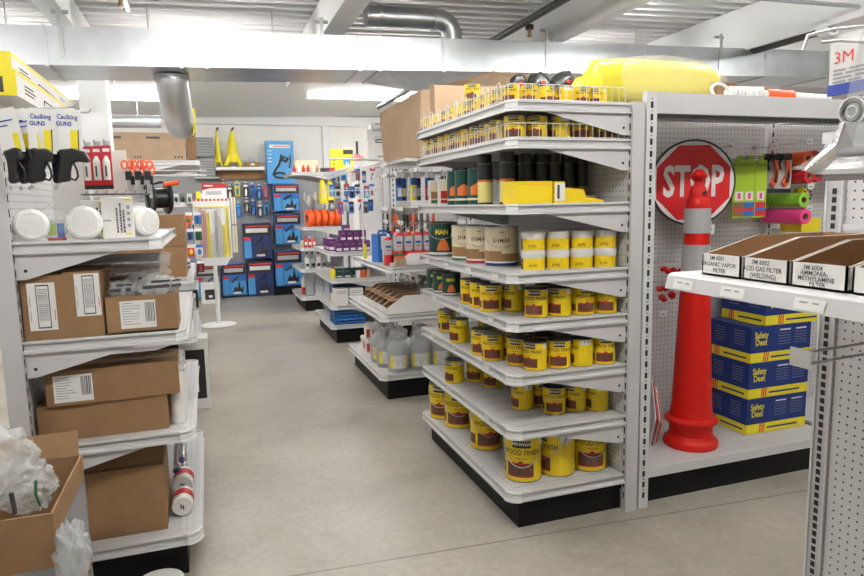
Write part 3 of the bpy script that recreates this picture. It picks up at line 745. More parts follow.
for i,(x,y) in enumerate(((1.215,3.475),(1.212,3.358),(1.222,3.238))):
    green_can('dark green quart can with orange picture, %s from the far end of the fifth shelf'%ORD[i],x,y,z5+.0016,.051,.118,-.1,False)
t = thing('filler_tub','tub','tub'); r, h = .050,.083
m = MB(); NA = 32; zb = [0,.05,.62,.70,.74]
for i in range(4):
    for k in range(NA):
        a0, a1 = -PI/2+2*PI*k/NA, -PI/2+2*PI*(k+1)/NA; g = ((k+.5)*360/NA+180)%360-180
        mt = 'can_brown' if (i == 1 and -75 < g < -52) else 'can_yellow' if i == 1 else 'tub_white'
        m.add([(r*math.cos(a0),r*math.sin(a0),zb[i]*h),(r*math.cos(a1),r*math.sin(a1),zb[i]*h),(r*math.cos(a1),r*math.sin(a1),zb[i+1]*h),(r*math.cos(a0),r*math.sin(a0),zb[i+1]*h)],[(0,1,2,3)],mt,True)
m.text('poly',h*.24,Matrix.Translation((0,0,h*.28)),'can_brown',.01,1,r+.0006)
m.add([(math.sin(a)*(r+.0006),-math.cos(a)*(r+.0006),h*zz) for a,zz in ((-.8,.52),(.5,.52),(.5,.57),(-.8,.57))],[(0,1,2,3)],'can_red')
m.lathe([(0,0),(r,0)],'tub_white',n=32); m.build('body', t)
m = MB(); m.lathe([(r*1.0,h*.74),(r*1.05,h*.74),(r*1.05,h*.96),(r*.98,h*.985),(r*.9,h*.985),(r*.88,h*.96),(0,h*.96)],'tub_white',n=28); m.build('lid', t)
TUB = Proto(t)
for lay in (0,1):
    for i,(x,y) in enumerate(((1.312,2.478),(1.42,2.462),(1.528,2.446),(1.636,2.432))):
        TUB.put((x,y,z4+lay*(h*.985+.001)), face(x,y,random.uniform(-.25,.15)), 'yellow and white paste tub, %s from the left in the %s layer'%(ORD[i],['bottom','top'][lay]),'paste tubs in front on the fourth shelf')
for lay in (0,1):
    for i,(x,y) in enumerate(((1.43,2.575),(1.54,2.56),(1.645,2.54))):
        TUB.put((x,y,z4+lay*(h*.985+.001)), face(x,y), 'yellow and white paste tub in the second row behind the front tubs','paste tubs behind the front row')
# ------------------------------------------------------------------ stop sign bay
t = thing('stop_paddle','round stop paddle with red octagon hanging on the pegboard behind the channelizer post','sign',(2.366,2.74,1.475),math.radians(-19))
m = MB(); Rr = .219
m.cyl((0,.012,0),(0,-.006,0),Rr,'black_plastic',n=64); m.build('disc', t)
m = MB(); m.cyl((0,-.0065,0),(0,-.0085,0),Rr*.955,'sign_white',n=64); m.build('white_face', t)
ro = Rr*.93
m = MB(); m.poly([(ro*math.cos(PI/8+k*PI/4),-.009,ro*math.sin(PI/8+k*PI/4)) for k in range(8)],'sign_red'); m.build('red_octagon', t)
m = MB(); m.text('STOP',.215,XZ(0,-.0098,0),'sign_white',.03,.60); m.build('lettering', t)
m = MB(); m.cyl((.03,.006,-Rr+.02),(.045,.02,-.62),.016,'wood',n=12); m.build('handle', t)
m = MB(); m.box(.06,.12,-.004,.0,-.265,-.215,'paper_white'); m.box(.07,.105,-.005,-.004,-.245,-.235,'print_dark'); m.build('hang_tag', t)
t = thing('channelizer_post','tall red traffic channelizer post with two grey reflective bands standing on the base shelf','traffic post',(2.225,2.535,.176))
m = MB()
m.lathe([(.0,0),(.128,0),(.132,.012),(.128,.03),(.112,.045),(.104,.06),(.102,.118),(.124,.122),(.126,.135),(.104,.150),(.096,.20),(.090,.33),(.079,.58),(.068,.835),(.061,.99),(.0605,1.02),(.060,1.045),(.059,1.08),(.058,1.16),(.0575,1.165),(.055,1.195),(.050,1.215),(.046,1.222)],'cone_red',n=40,
  ms=['cone_red']*13+['cone_red','cone_red','cone_red','cone_red','cone_red','cone_red','cone_red','cone_red','cone_red'])
m.build('body', t)
for z0, z1 in ((.835,1.0),(1.055,1.172)):
    m = MB(); ra = .0685 if z0 < 1 else .0605; rb = .0615 if z0 < 1 else .0585
    m = MB(); m.lathe([(ra-.001,z0),(ra+.0015,z0),(rb+.0015,z1),(rb-.001,z1)],'reflective_grey',n=40); m.build('reflective_band', t)
m = MB(); m.lathe([(.044,1.215),(.040,1.25),(.030,1.278),(.022,1.285),(.020,1.297),(.038,1.318),(.040,1.325),(.018,1.352),(.010,1.356),(0,1.356)],'cone_red',n=24)
m.cyl((0,-.046,1.245),(0,.046,1.245),.009,'slot_dark',n=12); m.build('grip_knob', t)
# insect repellent wipes cartons
def deet(m, w, d, h):
    y = -d/2-.0006
    for yy, ax in ((y,0),):
        m.quad((-w/2,yy,0),(w/2,yy,0),(w/2,yy,h*.27),(-w/2,yy,h*.27),'box_yellow')
        for k in range(3): m.quad((-w*.29+k*.013,yy-.0004,0.002),(-w*.29+k*.013+.008,yy-.0004,.002),(-w*.29+k*.013+.011,yy-.0004,h*.27),(-w*.29+k*.013+.003,yy-.0004,h*.27),'print_red')
        m.quad((-w*.16,yy-.0004,h*.10),(w*.36,yy-.0004,h*.10),(w*.36,yy-.0004,h*.15),(-w*.16,yy-.0004,h*.15),'box_blue')
        m.text('Safety',h*.25,XZ(-w*.33,yy-.001,h*.75),'box_yellow',.025,.8); m.text('Deet',h*.25,XZ(-w*.33,yy-.001,h*.55),'box_yellow',.025,.8)
        for cx in (.05,.32):
            m.quad((w*(cx-.08),yy-.0004,h*.84),(w*(cx+.1),yy-.0004,h*.84),(w*(cx+.1),yy-.0004,h*.88),(w*(cx-.08),yy-.0004,h*.88),'paper_white')
            for q in range(5): m.quad((w*(cx-.1),yy-.0004,h*(.76-.075*q)),(w*(cx+.11),yy-.0004,h*(.76-.075*q)),(w*(cx+.11),yy-.0004,h*(.77-.075*q)),(w*(cx-.1),yy-.0004,h*(.77-.075*q)),'print_grey')
    x = -w/2-.0006
    m.quad((x,-d/2,0),(x,d/2,0),(x,d/2,h*.27),(x,-d/2,h*.27),'box_yellow')
    for k in range(3): m.quad((x-.0004,.06+k*.013,0.002),(x-.0004,.068+k*.013,.002),(x-.0004,.068+k*.013,h*.27),(x-.0004,.06+k*.013,h*.27),'print_red')
    m.quad((x-.0004,-d*.42,h*.10),(x-.0004,.03,h*.10),(x-.0004,.03,h*.15),(x-.0004,-d*.42,h*.15),'box_blue')
    for cy in (-.25,.2):
        for q in range(6): m.quad((x-.0004,d*(cy-.12),h*(.84-.075*q)),(x-.0004,d*(cy+.12),h*(.84-.075*q)),(x-.0004,d*(cy+.12),h*(.852-.075*q)),(x-.0004,d*(cy-.12),h*(.852-.075*q)),'print_grey')
    m.quad((-w*.3,-d*.4,h+.0006),(w*.3,-d*.4,h+.0006),(w*.3,d*.1,h+.0006),(-w*.3,d*.1,h+.0006),'box_yellow')
w, d, h = .40,.30,.187
for i,(dx,lb) in enumerate(((0,'lowest of the four blue and yellow repellent cartons stacked on the base shelf'),(.003,'second from the bottom of the four blue and yellow repellent cartons'),(.006,'third from the bottom of the four blue and yellow repellent cartons'),(.095,'topmost blue and yellow repellent carton, pushed right of the three below'))):
    plain_box('repellent_carton',lb,'carton',(2.76+dx,2.665,.178+i*.1885),(w,d,h),'box_blue',0,'repellent cartons',deet)
# folded roll-up signs leaning by the post
for i in range(4):
    t = thing('folded_sign','thin diamond road sign leaning edge-on left of the red post, %s from the left'%ORD[i],'sign',(2.005+.022*i,2.56+.012*i,.178),math.radians(66),'diamond signs beside the post')
    m = MB(); hh = .36-.03*i
    m.prism([(-.10,0,hh*.5),(0,0,0.0),(.10,0,hh*.5),(0,0,hh)],(0,.004,0),['sign_white','red_plain','sign_white','flag_orange'][i]); m.build('panel', t)
    m = MB(); m.prism([(-.088,-.0012,hh*.5),(0,-.0012,.03),(.088,-.0012,hh*.5),(0,-.0012,hh-.03)],(0,.0006,0),['flag_orange','red_plain','flag_red','flag_orange'][i]); m.build('face', t)
def peg_hook(label, x, z, L=.24, tagm=True, y=2.88, group='pegboard hooks'):
    t = thing('peg_hook', label, 'hook', (x,y,z), 0, group)
    m = MB(); m.tube([(0,0,0),(0,-L,0),(0,-L-.012,.012)],.0028,'steel',6); m.box(-.012,.012,-.004,.0,-.012,.012,'steel'); m.build('wire', t)
    if tagm:
        m = MB(); m.box(-.022,.022,-L-.022,-L-.019,-.014,.016,'paper_white'); m.box(-.012,.010,-L-.0226,-L-.022,-.004,.003,'print_grey'); m.build('price_tag', t)
# lime bags of lashing straps
for i,x in enumerate((2.632,2.688,2.752)):
    peg_hook('hook carrying the %s lime pack right of the stop paddle'%['left','middle','right'][i],x+.01,1.598,.20,False)
    t = thing('hang_pack','lime green hanging pack right of the stop paddle, %s one of three'%['left','middle','right'][i],'pack',(x,2.70-.012*i,1.285),math.radians(-14+4*i),'lime hanging packs')
    m = MB()
    m.prism([(-.033,0,0),(.033,0,.008),(.036,0,.15),(.032,0,.30),(-.030,0,.30),(-.036,0,.15)],(0,.016,0),'lime'); m.build('bag', t)
    m = MB(); m.box(-.031,.031,-.0012,-.0002,.012,.085,['cardboard_dark','mid_blue','red_plain'][i]); m.box(-.030,.030,-.0016,-.001,.04,.055,'print_red' if i < 2 else 'mid_blue'); m.build('foot_panel', t)
    m = MB(); m.box(-.022,.022,-.0014,-.0002,.095,.14,'paper_white'); m.box(-.008,.008,-.0018,-.0012,.102,.132,'pink'); m.build('label', t)
    m = MB(); m.box(-.028,.028,-.001,.017,.27,.285,'lime_dark'); m.box(-.012,.012,.004,.012,.30,.325,'lime'); m.build('header', t)
# utility knives on cards
for i,x in enumerate((2.832,2.892)):
    peg_hook('hook carrying the %s orange utility knife card'%['left','right'][i],x,1.615,.22,False)
    t = thing('knife_card','orange and black utility knife on a grey card, %s of the two'%['left','right'][i],'blister pack',(x,2.69-.02*i,1.415),math.radians(-12),'knife cards')
    m = MB(); m.box(-.047,.047,0,.004,0,.205,'mid_grey' if i == 0 else 'reflective_grey'); m.box(-.047,.047,-.0006,0,0,.022,'can_black'); m.box(-.047,.047,-.0006,0,.17,.205,'can_black'); m.build('card', t)
    m = MB(); pts = [(-.012,.05),(.008,.03),(.028,.06),(.034,.12),(.022,.165),(.0,.172),(.012,.14),(.014,.1),(.002,.075)]
    m.prism([(a,-.002,b) for a,b in pts],(0,-.014,0),'flag_orange'); m.build('knife', t)
    m = MB(); m.prism([(.004,-.017,.06),(.018,-.017,.05),(.026,-.017,.09),(.018,-.017,.13),(.010,-.017,.10)],(0,-.004,0),'can_black'); m.tube([(-.02,-.010,.12),(-.03,-.010,.15),(-.015,-.010,.182),(.015,-.010,.185)],.006,'can_black',6); m.build('grip', t)
# flagging tape rolls stacked on hooks (axis towards the viewer)
def tape(label, x, z, mt, y0=2.85, y1=2.62, r=.037, group='flagging tape rolls'):
    t = thing('flagging_tape', label, 'tape roll', (x,y1,z), 0, group)
    n = 28; ri = r*.45
    m = MB(); m.T = Matrix.Rotation(-PI/2,4,'X')
    L = y0-y1
    m.lathe([(ri,0),(r*.96,0),(r,.003),(r,L-.003),(r*.96,L),(ri,L)],mt,n=n); m.build('roll', t)
    m = MB(); m.T = Matrix.Rotation(-PI/2,4,'X'); m.lathe([(ri*.98,-.001),(ri,.0),(ri,L),(ri*.9,L),(ri*.9,0),(ri*.98,-.001)],'cardboard_dark',n=20); m.lathe([(0,.02),(ri*.9,.02)],'slot_dark',n=20); m.build('core', t)
    # a printed block on the pink and green rolls stays inside the roll mesh
    return t
tape('orange flagging tape roll, upper one right of the knife cards',3.005,1.592,'flag_orange')
tape('red flagging tape roll behind the upper orange one',3.10,1.600,'flag_red',2.86,2.66)
tape('dark red flagging tape roll below the orange one, beside the knife card',3.02,1.498,'flag_red')
tape('second dark red flagging tape roll by the hanging respirator bag',3.125,1.505,'flag_red',2.86,2.66)
tape('bright green flagging tape roll above the pink one',2.99,1.375,'flag_green')
tape('pink flagging tape roll, lowest of the tape rolls',2.985,1.288,'pink',2.86,2.60,.041)
for z_, x_ in ((1.445,3.02),(1.33,3.02)):
    peg_hook('empty peg hook with white price tag %s'%('above the green tape roll' if z_ > 1.4 else 'between the green and pink tape rolls'),x_,z_,.25)
peg_hook('empty peg hook with white price tag above the lime packs',2.62,1.665,.10)
peg_hook('empty peg hook with white tag above the knife cards',2.90,1.665,.12)
peg_hook('long peg hook with white tag above the orange tape rolls',3.03,1.68,.22)
t = thing('tape_measure','round yellow and black tape wheel hanging at right of the green tape roll','tape wheel',(3.16,2.78,1.40))
m = MB(); m.T = Matrix.Rotation(-PI/2,4,'X'); m.lathe([(.014,0),(.042,0),(.044,.004),(.044,.028),(.042,.032),(.014,.032)],'yellow_bright',n=24); m.build('wheel', t)
m = MB(); 
for k in range(8): a = k*PI/4; m.cyl((.028*math.cos(a),-.034,.028*math.sin(a)),(.028*math.cos(a),-.030,.028*math.sin(a)),.006,'can_black',n=8)
m.build('hub_holes', t)
plain_box('yellow_caddy','small yellow plastic caddy on the pegboard right of the pink tape','caddy',(3.12,2.75,1.20),(.14,.14,.075),'yellow_bright')
# red ear plug clusters on hooks at left
for i,(x,z) in enumerate(((2.25,1.055),(2.205,.94))):
    peg_hook('hook carrying the %s red bundle left of the post'%['upper','lower'][i],x,z+.02,.16,i == 1)
    t = thing('red_cap_bundle','bundle of red plastic caps hanging left of the red post, %s one'%['upper','lower'][i],'bundle',(x,2.75,z),0,'red bundles left of the post')
    m = MB()
    for k in range(7): m.blob((random.uniform(-.035,.05),random.uniform(-.05,.04),random.uniform(-.055,-.005)),.02,.018,.018,'cone_red',i*9+k,.3,2,1)
    m.build('caps', t)
peg_hook('short peg hook with white tag low on the pegboard left of the post',2.22,.80,.10)
peg_hook('peg hook with white tag in front of the topmost repellent carton',2.56,.905,.34)
# on top of the bay
t = thing('yellow_wrapped_roll','big yellow foam roll in loose clear wrap on top of the stop sign bay','roll',(2.09,2.70,1.847))
m = MB(); m.tube([(-.33,.02,.10),(-.2,.0,.11),(.0,.0,.11),(.2,.0,.11),(.28,.01,.10)],.10,'wrap_yellow',22)
m.blob((-.31,.02,.10),.07,.10,.097,'wrap_yellow',3,.15); m.blob((.27,.0,.10),.08,.10,.10,'wrap_yellow',5,.15); m.build('foam', t)
m = MB(); m.blob((.03,-.01,.112),.38,.13,.118,'plastic_film',9,.08,2.6,4,.0); m.blob((.36,-.02,.05),.10,.09,.05,'plastic_film',11,.3,3,3,.0); m.build('wrap', t)
t = thing('yellow_wrapped_roll','smaller yellow roll with a grey strap above the stain shelf, beside black bags','roll',(1.90,2.93,1.85))
m = MB(); m.tube([(-.09,.0,.085),(.02,.0,.09),(.07,.0,.09)],.078,'wrap_yellow',20); m.blob((-.10,.0,.08),.05,.08,.075,'wrap_yellow',15,.15); m.build('foam', t)
m = MB(); m.tube([(-.02,0,.088),(.0,0,.089)],.0805,'mid_grey',20); m.build('strap', t)
for i,(x,y,r) in enumerate(((1.75,2.99,.075),(1.63,3.02,.07),(1.535,3.06,.055))):
    t = thing('black_bag','black shiny bag behind the top wire fence, %s of three from the right'%ORD[i],'bag',(x,y,1.852),0,'black bags on the top shelf')
    m = MB(); m.blob((0,0,.09),r,r*1.1,.10,'black_plastic',20+i,.25,2.2,3,0); m.build('bag', t)
    m = MB(); m.blob((-.01,-r*1.05,.13),.014,.006,.012,'red_plain',4,.1,2,1); m.build('mark', t)
plain_box('small_carton','small brown carton on top of the stop sign bay behind the float','carton',(2.40,2.62,1.847),(.125,.10,.10),'cardboard',.1)
t = thing('rope_float','white pole with orange foam end and a white rope loop on top of the bay','float',(2.52,2.47,1.878))
m = MB(); m.cyl((-.20,0,.0),(.02,0,-.004),.028,'rope_white',n=20,r1=.024)
for k in range(9): m.tube([(-.19+.022*k+.0*q,.0285*math.cos(q*PI/8),.0285*math.sin(q*PI/8)) for q in range(16)],.0035,'rope_white',5,True)
m.build('wrapped_grip', t)
m = MB(); m.cyl((.02,0,-.002),(.18,0,-.006),.029,'signal_orange',n=20); m.build('orange_sleeve', t)
m = MB(); m.cyl((.18,0,-.006),(.42,0,-.01),.022,'fixture_white',n=16); m.build('pole', t)
m = MB(); m.tube([(-.20+.0+.052*math.cos(a)-.045,-.005+.02*math.sin(a),.0+.042*math.sin(a)) for a in [2*PI*k/18 for k in range(18)]],.0075,'rope_white',8,True); m.build('loop', t)

# ------------------------------------------------------------------ near end cap goods
def label_bin(label, y, w, lines, h=.052, dep=.40, hb=.092, fs=.0148):
    """open-topped bin: low written front, side walls rising to the back; front faces -x"""
    t = thing('parts_bin', label, 'bin', (1.172,y,1.2085),0,'open cardboard bins on the near shelf')
    T = .004; s = .10
    m = MB(); m.box(0,dep,-w/2,w/2,0,.004,'cardboard_inside')
    m.box(0,T,-w/2,w/2,0,h,'carton_white')
    for e in (-1,1):
        y0 = e*w/2; pts = [(0,y0,0),(dep,y0,0),(dep,y0,hb),(s*1.7,y0,hb),(.012,y0,h),(0,y0,h)]
        m.prism(pts,(0,-e*T*.5,0),'carton_white'); m.prism([(a,y0-e*T*.5,c) for a,_,c in pts],(0,-e*T*.5,0),'cardboard_inside')
    m.box(dep-T,dep,-w/2,w/2,0,hb,'cardboard_inside'); m.build('bin', t)
    m = MB()
    for i,ln in enumerate(lines):
        m.text(ln,fs,MXZ(-.0008,0.012-.004*i,h*.82-i*h*(.29 if len(lines) < 4 else .22)),'print_dark',.012,.95)
    m.build('handwriting', t)
    # hidden partition of cardboard inside, near the top
    m = MB(); m.box(.03,dep-.006,-w/2+.006,w/2-.006,.008,.018,'cardboard_dark'); m.build('contents', t)
label_bin('first open white bin on the near shelf, organic vapor filter written on it',1.251,.124,['3M 6001','ORGANIC VAPOR','FILTER'])
label_bin('second open white bin on the near shelf, acid gas filter written on it',1.119,.124,['3M 6002','ACID GAS FILTER','(WELDING)'])
label_bin('third open white bin on the near shelf, ammonia methylamine filter written on it',.985,.128,['3M 6004','AMMONIA-','METHYLAMINE','FILTER'],fs=.0135)
label_bin('fourth open white bin on the near shelf, cut off by the right edge',.845,.128,['3M','OR','FI'],fs=.0135)
t = thing('peg_hook','double scanner hook with white plates on the near pegboard below the bins','hook',(1.748,1.12,1.022),0)
m = MB(); m.tube([(0,0,.045),(-.04,0,.028),(-.10,.0,.02),(-.45,.0,.012)],.0035,'steel',8); m.tube([(0,0,-.01),(-.30,0,-.012),(-.44,0,-.018)],.0035,'steel',8); m.build('wire', t)
m = MB(); m.box(-.456,-.452,-.028,.028,-.022,.022,'paper_white'); m.build('price_plate', t)
m = MB(); m.box(-.012,-.006,-.16,-.02,-.035,.0,'tub_white'); m.tube([(-.01,-.09,-.03),(-.05,-.1,-.08)],.006,'wire_dark',6); m.build('back_plate', t)
# respirator in a clear bag, hanging from a hook
t = thing('respirator_bag','blue and grey respirator in a clear hanging bag with white printed header at upper right','bag',(1.36,1.06,1.44))
m = MB(); m.prism([(0,.082,.20),(0,-.24,.185),(0,-.24,.315),(0,.06,.312),(0,.084,.295)],(.003,0,0),'paper_white'); m.build('header_card', t)
m = MB(); m.text('3M',.036,MXZ(-.0012,.048,.262),'print_red',.0,1.1); m.build('logo', t)
m = MB()
for i in range(4):
    yq = .072
    for wq in ((.030,.042,.024,.05),(.022,.05,.03,.04),(.045,.02,.05,.03),(.03,.03,.036,.045))[i]: m.box(-.0012,-.0004,yq-wq,yq,.234-.0085*i,.2385-.0085*i,'print_grey'); yq -= wq+.008
m.build('fine_print', t)
m = MB(); m.box(-.002,.004,-.235,.084,.182,.206,'print_blue'); m.build('blue_band', t)
m = MB(); m.blob((.03,-.075,.127),.04,.14,.058,'box_blue',31,.15,1.8,3); m.box(.055,.058,-.235,.075,.07,.182,'box_blue'); m.build('mask_body', t)
for yy in (-.012,-.105):
    m = MB(); m.cyl((-.040,yy,.135),(-.01,yy,.135),.033,'jug_grey',n=20)
    for q in range(3): m.tube([(-.042,yy+(.030-.009*q)*math.cos(a),.135+(.030-.009*q)*math.sin(a)) for a in [2*PI*k/18 for k in range(18)]],.002,'paper_white' if q != 1 else 'black_plastic',5,True)
    m.build('filter', t)
m = MB(); m.box(-.02,-.012,-.22,.075,.075,.10,'paper_white'); m.tube([(-.03,.05,.065),(-.045,.01,.05),(-.045,-.06,.05),(-.03,-.12,.065)],.011,'jug_grey',8); m.build('strap', t)
m = MB(); n = 16
rows = [(.335,.05,.010,-.08),(.30,.088,.016,-.075),(.23,.09,.024,-.075),(.15,.095,.055,-.07),(.09,.10,.06,-.06),(.05,.12,.05,-.03),(.02,.15,.035,.0)]
vs = []; fs = []
for z_, hw, dp, cy in rows:
    for k in range(n):
        a = 2*PI*k/n; vs.append((-.005+dp*1.1*math.cos(a)+.005*math.sin(5*a+z_*60), cy+hw*math.sin(a)*(1+.03*math.sin(3*a+z_*40))+ (.02 if math.sin(a) < 0 else 0)*0, z_+.006*math.sin(4*a+z_*30)))
for i in range(len(rows)-1): fs += [(i*n+k,i*n+(k+1)%n,(i+1)*n+(k+1)%n,(i+1)*n+k) for k in range(n)]
m.add(vs,fs,'plastic_film',True); m.build('clear_bag', t)
m = MB()
hem = [((-.06,.0,.112),(-.045,-.03,.11)),((-.058,.022,.068),(-.045,-.02,.062)),((-.066,.056,.040),(-.05,.015,.034)),((-.062,.074,.028),(-.055,.035,.016)),((-.06,.090,.016),(-.062,.052,.006))]
hv = []
for a_, b_ in hem: hv += [a_, tuple((Vector(a_)+Vector(b_))*.5+Vector((-.012,0,.004))), b_, (b_[0]+.01,b_[1]-.10,b_[2]-.002), (b_[0]+.02,b_[1]-.26,b_[2])]
m.add(hv,[(5*i+k,5*i+k+1,5*i+k+6,5*i+k+5) for i in range(4) for k in range(4)],'foil'); m.build('bag_hem', t)
t = thing('display_hook','pair of long wire hooks the respirator bag hangs from','hook',(1.75,1.00,1.755),0)
m = MB(); m.tube([(0,.0,0),(-.40,.03,-.005),(-.50,.05,-.015),(-.56,.055,-.03),(-.57,.056,-.06)],.0035,'wire',8); m.tube([(0,.04,-.03),(-.45,.07,-.03),(-.50,.075,-.035)],.0035,'wire',8); m.build('wire', t)
# ------------------------------------------------------------------ left end cap
def sticker(m, x, y, z, w, h, kind=0):
    """white shipping sticker on a -y face, lower left corner x,z"""
    m.box(x,x+w,y-.0012,y-.0004,z,z+h,'paper_white'); rng = random.Random(int(x*1000)+int(z*777))
    yy = y-.0016
    if kind == 0:      # tall sticker with one framed bar code
        m.box(x+w*.30,x+w*.78,yy,y-.001,z+h*.04,z+h*.96,'print_dark'); m.box(x+w*.335,x+w*.745,yy-.0004,yy,z+h*.07,z+h*.93,'paper_white')
        zz = z+h*.20
        while zz < z+h*.86:
            t_ = rng.uniform(.0012,.0035); m.box(x+w*.36,x+w*.72,yy-.0008,yy-.0004,zz,zz+t_,'print_grey'); zz += t_+rng.uniform(.001,.003)
        for q in range(3): m.box(x+w*(.06+.09*(q>0)*0+.86*(q==2)),x+w*(.09+.86*(q==2)),yy,y-.001,z+h*(.2+.3*(q==1)),z+h*(.42+.3*(q==1)),'print_grey' if q < 2 else 'print_red')
    else:
        for q in range(9): m.box(x+w*.06,x+w*rng.uniform(.3,.6),yy,y-.001,z+h*(.9-.095*q),z+h*(.925-.095*q),'print_grey')
        xx = x+w*.70
        while xx < x+w*.95:
            t_ = rng.uniform(.0012,.003); m.box(xx,xx+t_,yy,y-.001,z+h*.22,z+h*.92,'print_dark'); xx += t_+rng.uniform(.001,.003)
def carton(label, loc, size, rz=0, st=None, mt='cardboard', group=None, open_=False, seam=True, flaps=True):
    t = thing('cardboard_carton', label, 'carton', loc, rz, group); w, d, h = size; T = .006
    m = MB()
    if not open_:
        m.box(-w/2,w/2,-d/2,d/2,0,h,mt)
        if seam:
            m.box(-w/2,w/2,-.0015,.0015,h,h+.0006,'cardboard_dark'); m.box(-w/2-.0004,w/2+.0004,-.03,.03,h+.0004,h+.0008,'carton_tape')
        o = m.build('box', t, .003)
    else:
        m.box(-w/2,w/2,-d/2,d/2,0,T,mt); m.box(-w/2,w/2,-d/2,-d/2+T,0,h,mt); m.box(-w/2,w/2,d/2-T,d/2,0,h,mt)
        m.box(-w/2,-w/2+T,-d/2+T,d/2-T,0,h,mt); m.box(w/2-T,w/2,-d/2+T,d/2-T,0,h,mt); m.build('box', t)
    if st:
        m = MB(); sticker(m, st[0], -d/2, st[1], st[2], st[3], st[4]); m.build('shipping_label', t)
    return t
def flap(t, p0, p1, out, mt='cardboard'):
    """carton flap hinged on edge p0-p1, hanging out by vector out (local)"""
    m = MB(); p0 = Vector(p0); p1 = Vector(p1); o = Vector(out); n = (p1-p0).cross(o).normalized()*.004
    m.prism([tuple(p0),tuple(p1),tuple(p1+o),tuple(p0+o)],tuple(n),mt); return m.build('flap', t)
zA, zB, zC, zD = 1.296, .956, .576, .171
carton('left brown carton with tall bar code sticker under the caulking gun shelf',(-.549,2.62,zB),(.133,.20,.225),0,(-.048,.035,.085,.165,0))
carton('second brown carton with tall bar code sticker, right of the left one',(-.427,2.63,zB),(.118,.22,.232),0,(-.024,.075,.078,.15,0))
t = carton('open brown carton full of white plastic bags, right of the bar code cartons',(-.243,2.645,zB),(.235,.24,.135),0,(-.072,.018,.118,.10,1),open_=True)
flap(t,(-.1175,.12,.135),(-.1175,-.12,.135),(.0,-.0,-.0001)) if False else None
for i,(x,y,z,rx,ry,rz_) in enumerate(((-.31,2.60,1.108,.05,.055,.035),(-.20,2.60,1.115,.06,.06,.042),(-.26,2.69,1.12,.06,.05,.045),(-.16,2.68,1.105,.035,.05,.04))):
    t = thing('plastic_bag','crumpled clear bag with black print spilling from the open carton, %s'%['left front','right front','left rear','right rear'][i],'bag',(x,y,z),.2*i,'bags in the open carton')
    m = MB(); m.blob((0,0,0),rx,ry,rz_,'plastic_milky',40+i,.45,2.6,3); m.build('bag', t)
    m = MB(); m.box(-rx*.8,rx*.7,-ry*1.08,-ry*1.06,-.002,.010,'print_dark'); m.box(-rx*.3,rx*.8,-ry*.95,-ry*.93,.018,.026,'print_dark'); m.build('print', t)
for i,(z,y) in enumerate(((1.19,2.80),(1.145,2.80),(1.20,2.90))):
    t = thing('foil_tube','silver plastic wrapped tube lying across behind the cartons, %s'%['upper','lower','rear'][i],'tube',(-.36,y,z-.0),0,'silver tubes')
    m = MB(); m.tube([(-.20,0,0),(.0,.0,0),(.13,.0,.0),(.17,0,0)],.022,'foil',12); m.blob((.18,0,0),.03,.024,.024,'plastic_film',50+i,.4,3,2); m.build('tube', t)
carton('brown carton standing behind the silver tubes',(-.36,2.87,zB),(.36,.22,.165),0,None,'cardboard_dark')
# shelf below
carton('long flat brown carton lying slightly tilted on another, label at its left end',(-.36,2.665,zC+.133),(.44,.23,.125),math.radians(1.5),(-.195,.012,.125,.098,1))
carton('wide brown carton under the long flat one',(-.40,2.68,zC),(.43,.24,.131),0)
t = carton('large brown carton with a loose top flap on the bottom left shelf',(-.355,2.70,zD),(.275,.25,.262),0)
flap(t,(-.1375,-.10,.262),(.1375,-.10,.262),(0,.06,.045))
for i,(y,z) in enumerate(((2.62,zC),(2.70,zC),(2.78,zC),(2.86,zC))):
    t = thing('white_roll','white wrapped roll beside the flat cartons, %s from the shelf end'%ORD[i],'roll',(-.15,y,zC+.045+.0*z),0,'white rolls beside the flat cartons')
    m = MB(); m.tube([(0,-.0,-.043),(0,0,.08),(0,.0,.16)],.027,'disc_white',14); m.blob((0,0,.17),.03,.03,.025,'plastic_milky',60+i,.4,2,2); m.build('roll', t)
for i,(y,zz) in enumerate(((2.66,0),(2.80,.0))):
    t = thing('paper_towel_roll','white roll in red and clear wrap lying on the bottom left shelf, %s one'%['front','rear'][i],'roll',(-.165,y,zD+.042+.03*i),0,'wrapped rolls on the bottom left shelf')
    m = MB(); m.T = Matrix.Rotation(-PI/2+.0,4,'X'); m.lathe([(0,0),(.012,0),(.013,.002),(.030,.002),(.036,.0),(.041,.006),(.041,.11),(.03,.116),(0,.116)],'disc_white',n=24); m.build('roll', t)
    m = MB(); m.T = Matrix.Rotation(-PI/2,4,'X'); m.lathe([(.0418,.035),(.0422,.037),(.0422,.085),(.0418,.087)],'red_plain',n=24); m.build('red_band', t)
    m = MB(); m.box(-.008,-.003,-.001,.0,-.008,.010,'print_dark'); m.box(.0,.006,-.001,0,-.012,.004,'print_dark'); m.build('core_print', t)
for i in range(4):
    t = thing('silver_bottle','thin silver and blue tube stacked behind the red wrapped rolls','tube',(-.19+.022*(i%2),2.93,zD+.02+.045*i),0,'silver tubes behind the rolls')
    m = MB(); m.cyl((0,-.05,0),(.0,.12,.05),.018,'foil',n=12); m.cyl((0,-.06,-.003),(0,-.05,0),.010,'mid_blue',n=10); m.build('tube', t)

